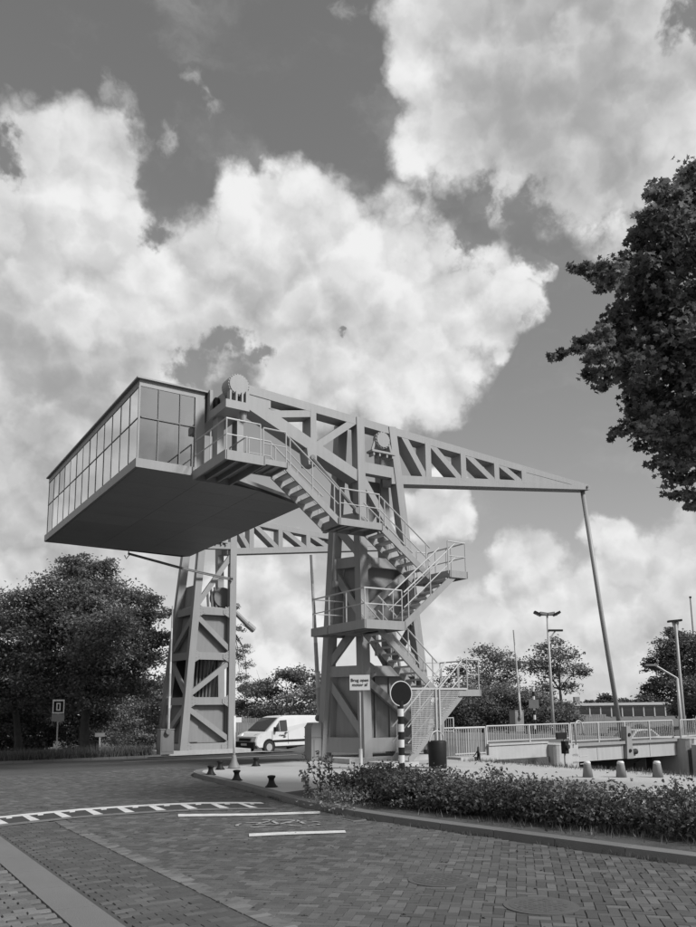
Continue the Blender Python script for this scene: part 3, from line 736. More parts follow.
# twin stay cables from the cabin to the far tower
for dz, n in ((0,'upper'),(-.22,'lower')):
    a = Vector(onY(128,553,13.1)); b_ = Vector(onY(231,578.5,Yf-.2)); a.z += dz*.2; b_.z += dz*.35
    t = thing('stay_cable', b_, f'{n} of two thin cables running from cabin underside to far tower', 'cable', 'stay cables'); MB().tube([a,on_line(a,b_,.5)+Vector((0,0,-.06)),b_],.035,6).build('cable','steel_dark',t); MB().lathe(b_,[(.08,-.1),(.08,.15)],8,'Y').build('clamp','steel_dark',t)

# ------------------------------------------------------------------ cabin and floor slab
cab = thing('control_cabin', (-6.7,7.,9.1), 'glazed box cabin with dark soffit, held high above the road', 'control cabin')
z0, z1 = 9.1, 11.98
XL, XR, Ya, Yb = -7.62, -5.45, 1.0, 13.35
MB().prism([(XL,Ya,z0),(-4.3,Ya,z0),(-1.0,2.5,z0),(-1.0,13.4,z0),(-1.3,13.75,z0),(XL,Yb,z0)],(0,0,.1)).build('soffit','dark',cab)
for i in range(8):
    for j in range(3):
        ya, yb = 1.04+i*1.54, 1.04+(i+1)*1.54-.012; xa, xb = XL+.05+j*2.2, XL+.05+(j+1)*2.2-.012
        yc = 1.06 if j < 2 else 2.5; xb = min(xb, -1.04)
        if j == 1: xb = -3.25
        if j == 2: xa = -3.238
        y_l = max(ya, 1.04 if j < 2 else 1.5+.0); 
        P4 = [(xa,max(ya,1.04+max(0,(xa+4.25)*.456)),z0-.006),(xb,max(ya,1.04+max(0,(xb+4.25)*.456)),z0-.006),(xb,yb,z0-.006),(xa,yb,z0-.006)]
        if P4[1][1] < yb-.05: MB().prism(P4,(0,0,.004)).build('soffit_plate','soffit',cab)
MB().prism([(XL+.01,Ya+.01,z0+.1),(-4.3,Ya+.01,z0+.1),(-1.02,2.52,z0+.1),(-1.02,13.38,z0+.1),(-1.32,13.73,z0+.1),(XL+.01,Yb-.01,z0+.1)],(0,0,.14)).build('floor_slab','steel',cab)
def edge_beam(a, b, z, h, w, nm): MB().bar(Vector((*a,z)),Vector((*b,z)),w,h).build(nm,'steel',cab)
edge_beam((XL,Ya-.03),(XL,Yb),z0+.14,.28,.09,'edge_beam'); edge_beam((XL-.04,Ya),(XR,Ya),z0+.14,.283,.09,'edge_beam'); edge_beam((XL,Yb),(XR,Yb),z0+.14,.28,.09,'edge_beam')
MB().box(XL-.08,XR+.1,Ya-.08,Yb+.08,z1-.05,z1).build('roof','steel',cab)
MB().box(XL+.02,XR,Ya+.02,Yb-.02,z1-.26,z1-.05).build('roof_fascia','steel',cab)
zw0, zw1, zm = z0+.28, z1-.26, z0+1.62
ncol = 13; ys = np.linspace(Ya+.06, Yb-.06, ncol+1)
for y in ys: MB().box(XL+.028,XL+.08,y-.012,y+.012,zw0,zw1).build('mullion','steel_dark',cab)
MB().box(XL+.024,XL+.07,Ya+.03,Yb-.03,zm-.016,zm+.016).build('transom','steel_dark',cab)
pm = {}
def pane(kind, p):
    return MB().quad(*p).build('pane','glass',cab)
for i in range(ncol):
    for a, b in ((zw0,zm-.016),(zm+.016,zw1)):
        e = random.uniform(-.004,.004)
        pane('l',[(XL+.04+e,ys[i]+.013,a),(XL+.04-e,ys[i+1]-.013,a),(XL+.04-e,ys[i+1]-.013,b),(XL+.04+e,ys[i]+.013,b)])
xs = [XL+.03,-6.98,-6.28,-5.78]
MB().box(-5.78,XR,Ya,Ya+.1,zw0,zw1).build('corner_post','steel',cab)
MB().box(XL,XL+.05,Ya-.004,Ya+.05,zw0,zw1).build('corner_post','steel',cab)
for x in xs[1:3]: MB().box(x-.014,x+.014,Ya,Ya+.07,zw0,zw1).build('mullion','steel_dark',cab)
MB().box(XL+.1,-5.78,Ya-.01,Ya+.06,zm-.018,zm+.018).build('transom','steel_dark',cab)
for i in range(3):
    for a, b in ((zw0,zm-.03),(zm+.03,zw1)): pane('e',[(xs[i]+.025,Ya+.04,a),(xs[i+1]-.025,Ya+.04,a),(xs[i+1]-.025,Ya+.04,b),(xs[i]+.025,Ya+.04,b)])
# far end and canal side
for y in np.linspace(Ya+.8,Yb-.06,10): MB().box(XR-.08,XR,y-.03,y+.03,zw0,zw1).build('mullion','steel_dark',cab)
ysr = np.linspace(Ya+.8,Yb-.06,10)
for i in range(9): pane('r',[(XR-.04,ysr[i]+.03,zw0),(XR-.04,ysr[i+1]-.03,zw0),(XR-.04,ysr[i+1]-.03,zw1),(XR-.04,ysr[i]+.03,zw1)])
MB().box(XR-.1,XR,Ya+.1,Ya+.8,zw0,zw1).build('door_panel','panel',cab)
MB().box(XL+.1,XR,Yb-.1,Yb,zw0,zw1).build('end_wall','panel',cab)
MB().box(-6.3,-5.6,2.2,4.2,z0+.24,z0+1.15).build('console','dark',cab); MB().box(-5.95,-5.62,2.3,2.42,z0+1.15,zw1).build('cabinet','dark',cab)
# hook under the far edge
hk = Vector(onY(128,556,13.2)); MB().tube([hk+Vector((-.02,0,.4)),hk+Vector((.05,0,.05)),hk+Vector((-.08,0,-.14)),hk+Vector((-.16,0,.02))],.025,6).build('hook','steel',cab)

# rear pivot: drum, cross beam
pv_ = thing('pivot_beam', (-4.9,.5,11.2), 'heavy cross beam with round bolted drum at the rear end of the near arm', 'pivot beam')
pc = P2(237.5,386,-.25); 
d = MB().lathe(pc,[(.36,-.10),(.36,.4)],32,'Y').build('drum','steel',pv_); MB().lathe(pc+Vector((0,-.10,0)),[(.32,-.03),(.32,0)],32,'Y').build('cover','steel',d)
b = MB()
for k in range(24):
    a = 2*math.pi*k/24; b.lathe((pc.x+.34*math.cos(a),pc.y-.11,pc.z+.34*math.sin(a)),[(.014,-.015),(.014,.02)],6,'Y')
tag(b.build('bolt_ring','steel_dark',d),kind='stuff')
a1, a2 = P2(226,399,-.5), P2(249.5,411,-.5)
MB().box(a1.x,a2.x,-.5,2.2,a2.z-.02,a1.z+.02).build('beam','steel',pv_)
MB().box(a1.x+.02,a1.x+.12,.8,1.9,a1.z,a1.z+.78).build('rear_plate','steel',pv_)
MB().box(a1.x+.25,a1.x+.8,.15,1.3,a1.z,a1.z+.55).build('gear_case','steel',pv_); MB().lathe((a1.x+.22,.75,a1.z+.28),[(.24,-.06),(.24,.04)],16,'X').build('hole_shade_disc','dark',pv_)  # the hole is a solid disc, painted near-black as its inner shade
b = MB(); 
for s in (-.3,-.1,.1,.3): b.box(pc.x+s-.03,pc.x+s+.03,-.42,-.2,a1.z+.02,pc.z-.25)
b.build('stiffener','steel',pv_); MB().box(a2.x-.1,a2.x-.03,-.45,0,a1.z,a1.z+.42).build('end_plate','steel',pv_)
MB().lathe((a2.x-.12,-.3,a2.z-.18),[(.09,-.14),(.12,.16)],10).build('grease_cup','steel',pv_)
for s in (0,.75): MB().box(a1.x+.1+s*.9,a1.x+.32+s*.9,.35,.75,z0+.24,a2.z).build('hanger_post','steel',pv_)

# ------------------------------------------------------------------ stairs
st = thing('steel_staircase', (0,-1.2,0), 'zigzag grey steel staircase with open treads and handrails climbing the near tower', 'staircase')
LI = (-1.30,-.30); LO = (-2.25,-1.40)     # the two lanes
def rail(parent, pts, h=1.0, post=None, mid=True, r=.024, nm='railing', close=False):
    """handrail over a walking line: posts, top rail, knee rail"""
    b = MB(); pts = [Vector(p) for p in pts]; u = Vector((0,0,h))
    b.tube([p+u for p in pts], r, 6)
    if mid: b.tube([p+u*.52 for p in pts], r*.75, 6)
    for i in range(len(pts)-1):
        n = max(1, int(round((pts[i+1]-pts[i]).length/(post or 1.1))))
        for k in range(n+(1 if i == len(pts)-2 else 0)):
            q = on_line(pts[i], pts[i+1], k/n); b.tube([q-Vector((0,0,.08)), q+u], r*.85, 6)
    return b.build(nm, 'rail', parent)
def flight(x0, z0, x1, z1, lane, sides=(1,1), rails=(1,1), mtd='gratesteel'):
    """stair flight along X from the upper end (x0,z0) to the lower end (x1,z1)"""
    f = bpy.data.objects.new('flight', None); COL.objects.link(f); f.parent = st; f.matrix_parent_inverse = Matrix.Translation(-wloc(st)); f.location = ((x0+x1)/2,(lane[0]+lane[1])/2,min(z0,z1))
    ya, yb = lane; n = max(3, int(round(abs(z0-z1)/.215)))
    s = 1 if x1 > x0 else -1
    fp = Matrix.Translation(-Vector(f.location))
    def sub(o): o.parent = f; o.matrix_parent_inverse = fp; return o
    for y in (ya, yb-.05):
        o = MB().prism([(x0,y,z0+.05),(x1,y,z1+.05),(x1,y,z1-.21),(x0,y,z0-.21)],(0,.05,0)).build('stringer','steel'); sub(o)
    dx = (x1-x0)/n; dz = (z0-z1)/n
    me = None
    for k in range(1, n):
        xc, zc = x0+dx*(k-.0), z0-dz*k
        o = MB().box(xc-.14,xc+.14,ya+.05,yb-.05,zc-.045,zc).build('tread',mtd); sub(o)
    for on, y in zip(rails,(ya+.02,yb-.02)):
        if on:
            b = MB(); A_, B_ = Vector((x0,y,z0)), Vector((x1,y,z1)); u = Vector((0,0,.95))
            b.tube([A_+u,B_+u],.024,6); b.tube([A_+u*.5,B_+u*.5],.018,6)
            for k in (.08,.5,.92): q = on_line(A_,B_,k); b.tube([q,q+u],.02,6)
            o = b.build('handrail','rail'); sub(o)
    return f
def landing(x0,x1,ya,yb,z,nm='landing',h=.2):
    o = MB().box(x0,x1,ya,yb,z-.04,z).build(nm,'gratesteel',st)
    b = MB(); b.box(x0-.02,x1+.02,ya-.05,ya-.001,z-h,z+.03); b.box(x0-.02,x1+.02,yb+.001,yb+.05,z-h,z+.03); b.box(x0-.05,x0-.001,ya-.05,yb+.05,z-h+.004,z+.034); b.box(x1+.001,x1+.05,ya-.05,yb+.05,z-h+.004,z+.034)
    k = MB(); b.build('edge_frame','steel',o)
    b = MB(); 
    for t in np.linspace(x0,x1,4)[1:-1]: b.box(t-.03,t+.03,ya,yb,z-h*.8,z-.041)
    b.build('joist','steel',o)
    return o
Z0, Z1, Z2, Z3, Z4 = 9.2, 7.72, 6.2, 4.42, 2.34
yI = LI[0]
# top platform, from the cabin door round to the first flight
a, b_ = onY(227,449,-1.55), onY(264,459,-1.55)
landing(a[0], b_[0], -1.5, 1.0-.1, Z0, 'platform', .26); rail(st,[(a[0],.85,Z0),(a[0],-1.5,Z0),(b_[0]-.1,-1.5,Z0)],1.0)
rail(st,[(b_[0],-.35,Z0),(b_[0],.9,Z0)],1.0)
xa = onY(286,462,LI[0])[0]; xb = onY(339,523,LI[0])[0]
landing(b_[0]+.06, xa, LI[0], LI[1], Z0, 'platform', .14); rail(st,[(b_[0]+.1,LI[0],Z0),(xa,LI[0],Z0)],1.0); rail(st,[(b_[0]+.1,LI[1],Z0),(xa,LI[1],Z0)],1.0)
flight(xa, Z0, xb, Z1, LI)
xc = onY(381,522,LI[0])[0]; xd = onY(431,576,LI[0])[0]
landing(xb+.03, xc, LI[0], LI[1], Z1); rail(st,[(xb+.05,LI[0],Z1),(xc-.05,LI[0],Z1)],1.0,.9)
MB().bar((xb+.3,LI[1]+.4,Z1-.1),(xb+.3,LI[0],Z1-.12),.12,.14).build('landing_bracket','steel',st)
flight(xc, Z1, xd, Z2, LI)
xe = onY(466,577,LO[0])[0]
landing(xd+.03, xe, LO[0], LI[1], Z2, h=.2); rail(st,[(xd+.2,LI[1],Z2),(xe,LI[1],Z2),(xe,LO[0],Z2),(xe-.75,LO[0],Z2)],1.0,.9)
xf = onY(456,573,LO[0])[0]; xg = onY(405,628,LO[0])[0]
flight(xf-.0, Z2, xg, Z3, LO)
# platform wrapping the rear of the tower
xh = onY(365,619,LO[0])[0]
landing(xh, xg-.03, LO[0], LI[1]+.05, Z3, 'platform', .24)
yl = onX(313,633,xh)[1]
landing(xh, -.30, LI[1]+.2, yl, Z3-.004, 'platform', .24)
rail(st,[(xg-.1,LO[0],Z3),(xh,LO[0],Z3),(xh,yl,Z3),(-.35,yl,Z3)],1.0,1.0)
xi = onY(379,633,LI[0])[0]; xj = onY(438,681,LI[0])[0]
flight(max(xi,xg-.6), Z3, xj, Z4, LI)
xk = onY(479,687,LO[0])[0]
landing(xj+.03, xk, LO[0], LI[1], Z4, h=.18); rail(st,[(xj+.2,LI[1],Z4),(xk,LI[1],Z4),(xk,LO[0],Z4),(xk-.5,LO[0],Z4)],1.0,.9)
xl = onY(463,690,LO[0])[0]; xm = onY(409,757,LO[0])[0]
lowf = flight(xl, Z4, xm, .28, LO)
MB().box(xm-.8,xm+.3,LO[0]-.1,LO[1]+.2,.0,.2).build('footing','concrete',st)
# mesh screens and gate posts at the foot of the stairs
b = MB()
def slope(x): return Z4+(x-xl)*(.28-Z4)/(xm-xl)
for x in np.arange(xm+.1, xl, .045):
    b.bar((x,LO[0]-.05,slope(x)+.06),(x,LO[0]-.05,Z4+.04),.012,.012)
for z in np.arange(.5,Z4,.06):
    x0_ = xm+.1 if z > slope(xm+.1) else None
    xs_ = min(xl, max(xm+.1, xl+(z-Z4)*(xm-xl)/(.28-Z4)))
    b.bar((xm+.1,LO[0]-.05,z),(xs_,LO[0]-.05,z),.010,.010)
sc = b.build('mesh_screen','fabric',st)
gpst = onY(436,700,LO[0])[0]
for x in (gpst-.07,gpst+.07): MB().bar((x,LO[0]-.08,.1),(x,LO[0]-.08,Z4+.05),.05,.05).build('gate_post','rail',st)
MB().bar((xm-.1,LO[0]-.06,Z4+.05),(xl+.1,LO[0]-.06,Z4+.05),.05,.06).build('screen_rail','rail',st)
for x in (.2, xk-.2): MB().bar((x,-.55,0.) if x > 1 else (x,-.32,Z3-.2),(x,-.55,Z4-.2) if x > 1 else (x,-.32,Z3-.9),.10,.10).build('support_post','steel',st)

# ------------------------------------------------------------------ deck, piers, railings
dk = thing('bridge_deck', (12.7,7,-.3), 'level grey moving bridge deck spanning the canal between concrete piers', 'bridge deck')
MB().box(9.42,15.98,-.2,-.02,-.34,.28).build('girder','deckpaint',dk); MB().box(9.42,15.98,14.5,14.68,-.34,.28).build('girder','deckpaint',dk)
for x in (10.9,12.4,14.2): MB().box(x-.02,x+.02,-.215,-.2,-.30,.25).build('stiffener','deckpaint',dk)
MB().box(9.40,16.0,-.28,14.75,.285,.36).build('deck_plate','asphalt',dk)
MB().box(9.42,15.98,-.30,-.282,.25,.37).build('edge_strip','steel',dk)
for y in np.arange(2,14,2.): MB().box(9.5,15.9,y-.08,y+.08,-.3,.28).build('cross_beam','steel_dark',dk)
ap = thing('bridge_approach', (5,7,0), 'concrete approach ramp and retaining wall leading onto the bridge', 'approach ramp')
MB().prism([(4.4,-.1,-.25),(8.4,-.1,.33),(9.36,-.1,.35),(9.36,-.1,-.9),(4.4,-.1,-.9)],(0,14.6,0)).build('ramp_slab','asphalt',ap)
MB().box(5.0,7.99,-.32,-.12,-1.3,.44).build('side_wall','concrete',ap)
MB().box(4.98,8.0,-.36,-.1,.44,.50).build('coping','concrete',ap)
MB().box(3.3,4.98,-.3,-.1,-.3,.02).build('side_wall','concrete',ap)
def pier(x0,x1,y0,y1,z0,z1,label):
    t = thing('bridge_pier',((x0+x1)/2,(y0+y1)/2,z0),label,'pier','bridge piers'); r = min(x1-x0,y1-y0)*.22
    pts = []
    for cx_,cy_,a0 in ((x1-r,y1-r,0),(x0+r,y1-r,90),(x0+r,y0+r,180),(x1-r,y0+r,270)):
        for k in range(5): a = R_(a0+k*22.5); pts.append((cx_+r*math.cos(a),cy_+r*math.sin(a),z0))
    MB().prism(pts,(0,0,z1-z0)).build('shaft','concrete',t); MB().prism([((p[0]-cx0)*1.01+cx0,(p[1]-cy0)*1.01+cy0,z1) for p in pts for cx0,cy0 in [((x0+x1)/2,(y0+y1)/2)]],(0,0,.03)).build('cap','concrete',t)
    return t
pier(7.98,9.35,-.75,.9,-2.8,.36,'pale rounded concrete pier under the left end of the moving deck')
pier(16.02,18.2,-.9,1.4,-2.8,.34,'broad pale concrete pier under the right end of the moving deck')
MB()
ab = MB().box(16.05,17.5,1.45,14.9,-2.9,.30).build('abutment_wall','concrete'); tag(ab,'long concrete abutment wall on the far bank below the road','wall')
qw = MB().box(9.0,9.36,1.0,60,-2.9,-.25).build('quay_wall','concrete'); tag(qw,'concrete quay wall along the near bank behind the bridge','wall')
fq = MB().box(16.0,16.45,-60,-.92,-2.9,.12).build('quay_wall','concrete'); tag(fq,'concrete quay wall along the far bank right of the right pier','wall')
sheet('far_bank_road',[(17.5,0),(120,0),(120,14),(17.5,14)],.1,'asphalt',3.)
def railing(x0,x1,y,z0,h,label,group,sp=.115,posts=1.5,mt='rail'):
    t = thing('bridge_railing',((x0+x1)/2,y,z0),label,'railing',group)
    MB().tube([(x0,y,z0+h),(x1,y,z0+h)],.03,6).build('top_rail',mt,t); MB().bar((x0,y,z0+.10),(x1,y,z0+.10),.04,.04).build('bottom_rail',mt,t)
    n = int((x1-x0)/posts)
    pm_ = MB().bar((0,0,-.0),(0,0,h),.06,.06).mesh('post',mt); bm__ = MB().bar((0,0,.1),(0,0,h-.02),.018,.018).mesh('baluster',mt)
    for k in range(n+1): o = link('post',pm_,t); o.location = (x0+(x1-x0)*k/n,y,z0)
    for k in range(1,int((x1-x0)/sp)): o = link('baluster',bm__,t); o.location = (x0+k*sp,y,z0)
    return t
railing(2.9,4.95,-.2,.02,1.08,'short grey bar railing beside the stair foot, left of the retaining wall','bridge railings')
railing(5.0,9.3,-.22,.50,.63,'grey bar railing on the concrete approach wall','bridge railings')
railing(9.5,15.95,-.12,.36,.78,'grey bar railing along the moving deck beside the hanger rod','bridge railings')
railing(16.1,19.5,-.4,.37,.78,'grey bar railing on the right pier, by the street lamps','bridge railings')
railing(9.5,15.95,14.45,.36,.85,'far side railing of the moving deck','bridge railings',.16)
# low front railing and block by the stairs
fb = onY(455,757,-1.0); fe = onY(489,757,-1.0)
blk = MB().box(fb[0],fe[0],-1.3,-.6,-.35,.16).build('concrete_block','concrete'); tag(blk,'low concrete block beside the stair foot under a short railing','concrete block')
railing(fb[0]+.05,fe[0]-.1,-.95,.16,.95,'short railing standing on the low concrete block','bridge railings',.10)
# ladder hoops
def hoop(x,y,z,label,h=.95,w=.42):
    t = thing('ladder_hoop',(x,y,z),label,'ladder hoop','ladder hoops')
    MB().tube([(x-w/2,y,z),(x-w/2,y,z+h*.7)]+[(x-w/2*math.cos(R_(a)),y,z+h*.7+.22*math.sin(R_(a))) for a in range(20,181,20)]+[(x+w/2,y,z+h*.4)],.028,8).build('hoop','rail',t,True)
    for k in range(6): MB().tube([(x-w/2,y-.14,z-.15-k*.28),(x+w/2,y-.14,z-.15-k*.28)],.016,6).build('rung','rail',t)
hoop(9.15,-.85,.36,'curved ladder hoop on top of the left pier'); hoop(16.6,-1.0,.34,'curved ladder hoop on the right pier at the picture edge',1.15,.5)
# boat signal post on the left pier
def boat_signal():
    p = onY(566,775,-1.4); t = thing('boat_signal',(p[0],-1.4,-1.0),'slim post with dark signal box and lamp in front of the left pier','signal post')
    x = p[0]; MB().tube([(x,-1.4,-1.2),(x,-1.4,1.0)],.035,8).build('post','gratesteel',t)
    MB().box(x-.42,x+.1,-1.46,-1.40,.62,.86).build('signal_board','dark',t)
    o = MB().box(x-.06,x+.12,-1.5,-1.3,.1,.55).build('lamp_housing','dark',t); MB().lathe((x+.03,-1.52,.35),[(.08,-.06),(.10,.03)],12,'Y').build('lamp_hood','rubber',o)
boat_signal()

# ------------------------------------------------------------------ street furniture
def post_bollard(x,y,label,z=None):
    z = H(x,y)+.088 if z is None else z
    t = thing('bollard',(x,y,z),label,'bollard','black cast bollards')
    MB().lathe((x,y,z),[(.12,0),(.12,.03),(.105,.05),(.08,.09),(.066,.14),(.066,.185),(.09,.21),(.095,.23),(.088,.25),(.03,.26)],18).build('body','dark',t,True)
    MB().lathe((x,y,z),[(.145,0),(.14,.022)],18).build('base_flange','dark',t)
for (px,py),lb in zip(((210.7,775),(220,769.5),(236.6,780.5),(255.9,766),(271.4,787)),('leftmost','second from left, nearer the white post','middle front','rearmost by the van','right front, nearest the camera')):
    p = onz(px,py,.088); post_bollard(p[0],p[1],f'squat black bollard on the pale corner, {lb}')
def conc_post(px,lb):
    p = onz(px,777,.09); x,y = p[0],p[1]; t = thing('concrete_post',(x,y,.09),f'tapered concrete post with white top behind the hedge, {lb}','concrete post','concrete posts by the canal')
    MB().lathe((x,y,.08),[(.13,0),(.09,.30),(.085,.32)],12).build('shaft','grey',t,True); MB().lathe((x,y,.40),[(.085,0),(.085,.04),(.06,.07)],12).build('cap','white',t,True)
for px,lb in ((588,'leftmost of three'),(621.5,'middle of three'),(658,'rightmost of three')): conc_post(px,lb)
# pale marker post with cone foot
p = onz(234,768,.09); t = thing('marker_post',tuple(p),'thin pale post on a cone foot among the black bollards','marker post')
MB().lathe(p,[(.19,0),(.18,.03),(.10,.18),(.07,.32),(.05,.38)],14).build('cone_foot','grey',t,True); MB().tube([p+np.array([0,0,.36]),p+np.array([0,0,1.55])],.04,8).build('post','white',t,True); MB().box(p[0]+.03,p[0]+.22,p[1]-.03,p[1],p[2]+1.35,p[2]+1.5).build('flag_plate','white',t)
# sign: Brug open / motor af
def cam_axes(p):
    v = Vector((CAM[0]-p[0],CAM[1]-p[1],0)).normalized(); x = Vector((0,0,1)).cross(v); return x, v
def plate(p,z0,z1,w,mt,name,parent,off=.0,thick=.02,ang=0):
    x,n = cam_axes(p); q = Matrix.Rotation(ang,3,'Z'); x,n = q@x,q@n
    o = Vector((p[0],p[1],0))+n*off; a = [o-x*w/2+Vector((0,0,z0)),o+x*w/2+Vector((0,0,z0)),o+x*w/2+Vector((0,0,z1)),o-x*w/2+Vector((0,0,z1))]
    return MB().prism(a,-n*thick).build(name,mt,parent)
p = onz(361,768,.09); t = thing('notice_sign',tuple(p),'white notice on a thin pole asking to stop engines when the bridge is open','sign')
MB().tube([p,p+np.array([0,0,2.62])],.025,8).build('pole','gratesteel',t); MB().lathe(p,[(.05,0),(.05,.55)],10).build('pole_sleeve','white',t)
zc = CAM[2]+(709.-683.3)*np.linalg.norm((p-CAM)[:2])/F/1.0
b_ = plate(p,zc-.225,zc+.225,.60,'white','board',t,.055)
x,n = cam_axes(p); o = Vector((p[0],p[1],zc))+n*.062
text_mesh('Brug open\nmotor af',.128,'ink','lettering',o,x,(0,0,1),b_)
# round sign on a striped pole
p = onz(402,770,.09); t = thing('round_sign',tuple(p),'round dark traffic sign with white rim on a black and white striped pole','sign')
dd = np.linalg.norm((p-CAM)[:2]); zc = CAM[2]+(708.5-694)*dd/F; x,n = cam_axes(p)
for k in range(9): MB().lathe((p[0],p[1],p[2]+k*.215-.02),[(.085,0),(.085,.213)],14).build('band','dark' if k % 2 == 0 else 'white',t)
MB().tube([(p[0],p[1],1.9),(p[0],p[1],zc-.2)],.04,8).build('neck','gratesteel',t)
def disc(c,r,n_,thick,mt,name,parent):
    u_ = Vector((0,0,1)); xx = u_.cross(n_).normalized(); return MB().prism([Vector(c)+xx*r*math.cos(a)+u_*r*math.sin(a) for a in np.linspace(0,2*math.pi,33)[:-1]],n_*thick).build(name,mt,parent)
n2 = (Matrix.Rotation(R_(30),3,'Z')@n)
dsc = disc((p[0]+n2.x*.04,p[1]+n2.y*.04,zc),.36,n2,.015,'white','disc',t); disc((p[0]+n2.x*.056,p[1]+n2.y*.056,zc),.336,n2,.004,'signblue','disc_face',dsc)
# litter bin
p = onz(438,771,.0); t = thing('litter_bin',tuple(p),'black round litter bin with wire hoop at the foot of the stairs','litter bin')
MB().lathe(p,[(.22,.0),(.26,.05),(.27,.82),(.25,.86)],18).build('body','dark',t,True); MB().tube([p+np.array([.27*math.cos(R_(a))*1.,-.0,.84+.30*math.sin(R_(a))]) for a in range(0,181,15)],.018,6).build('hoop','gratesteel',t)
# left signs
p = onz(56,758,-.18); p[2] = H(p[0],p[1])+.05; t = thing('parking_sign',tuple(p),'square pictogram sign with small plate on a thin pole by the left trees','sign')
dd = np.linalg.norm((p-CAM)[:2]); zz = lambda y: CAM[2]+(712.5-y)*dd/F
MB().tube([p,p+np.array([0,0,zz(702)-p[2]])],.03,8).build('pole','gratesteel',t)
bd_ = plate(p,zz(713.3),zz(700.5),.50,'white','board',t,.05); plate(p,zz(712),zz(702),.40,'signblue','field',bd_,.056,.004); plate(p,zz(710.5),zz(703.5),.18,'white','symbol',bd_,.061,.003)
plate(p,zz(709.5),zz(704.5),.08,'signblue','symbol_bar',bd_,.066,.003)
plate(p,zz(720.5),zz(714),.54,'grey','sub_plate',t,.05)
p = onz(99,757,-.18); p[2] = H(p[0],p[1]); t = thing('low_sign',tuple(p),'small low plate on a short post beside a dark bin, left verge','sign')
MB().tube([p,p+np.array([0,0,zz(734)-p[2]])],.035,8).build('pole','gratesteel',t); plate(p,zz(735),zz(731.5),.42,'grey','board',t,.05)
p = p+np.array([-.1,.45,0]); t = thing('verge_bin',tuple(p),'small black bin behind the low sign on the left verge','litter bin'); MB().lathe(p,[(.18,0),(.2,.05),(.22,.75),(.17,.82)],12).build('body','dark',t,True); MB().lathe(p,[(.05,-.1),(.05,.1)],8).build('foot','dark',t)

def barrier(base,zb_,top,label,box,boom_w=.07):
    """raised road barrier: cabinet and upright striped boom"""
    t = thing('road_barrier',tuple(base),label,'road barrier','raised road barriers')
    bx,by,bz = base; w,d_,h = box
    c = MB().box(bx-w/2,bx+w/2,by-d_/2,by+d_/2,bz,bz+h).build('cabinet','grey',t)
    MB().prism([(bx-w/2-.02,by-d_/2-.02,bz+h),(bx+w/2+.02,by-d_/2-.02,bz+h),(bx+w/2+.02,by+d_/2+.02,bz+h),(bx-w/2-.02,by+d_/2+.02,bz+h)],(0,0,.04)).build('lid','grey',c)
    MB().box(bx-w/2+.06,bx+w/2-.06,by-d_/2-.012,by-d_/2,bz+.12,bz+h-.12).build('door','grey',c)
    a,b = Vector((bx,by-d_/2-.10,zb_)),Vector(top); n = 11
    for k in range(n):
        MB().tube([on_line(a,b,k/n),on_line(a,b,(k+1)/n)],boom_w*(1-.45*k/n),8).build('boom_band','white' if k in (2,5,8) else 'gratesteel',t)
    MB().lathe(a,[(.13,-.06),(.13,.1)],12,'Y').build('hub','steel_dark',t)
    return t
b0 = np.array(onY(165,755,13.2)); b0[2] = -.1; barrier(b0,b0[2]+1.0,onY(172.5,606,13.1),'raised barrier boom left of the far tower',(.62,.5,1.08),.06)
b0 = np.array(onY(312,760,2.75)); b0[2] = .05; barrier(np.array([b0[0]+.2,2.9,.05]),1.5,onY(311,555,2.6),'tall raised barrier boom rising from the big cabinet left of near tower',(.5,.5,1.1),.085)
b0 = np.array(onY(518,748,13.)); b0[2] = .36; barrier(b0,1.2,onY(513.5,630,12.9),'raised barrier boom behind the approach railing',(.7,.5,1.2),.07)
# big cabinet beside near tower
c0 = onY(311.5,758,1.4)
t = thing('control_cabinet',(c0[0]+.4,1.8,.1),'large grey chamfered cabinet against the near tower, in front of the white van','cabinet')
MB().prism([(c0[0],1.4,.1),(c0[0]+.55,1.4,.1),(c0[0]+.55,1.4,1.36),(c0[0]+.1,1.4,1.36),(c0[0],1.4,1.22)],(0,.45,0)).build('body','grey',t)
MB().box(c0[0]-.015,c0[0]+.565,1.385,1.865,.88,.91).build('trim','grey',t); MB().box(c0[0]-.15,c0[0]+1.0,1.25,2.1,-.05,.11).build('base','concrete',t); MB().box(c0[0]+.1,c0[0]+.45,1.385,1.4,.25,.82).build('door','panel',t)

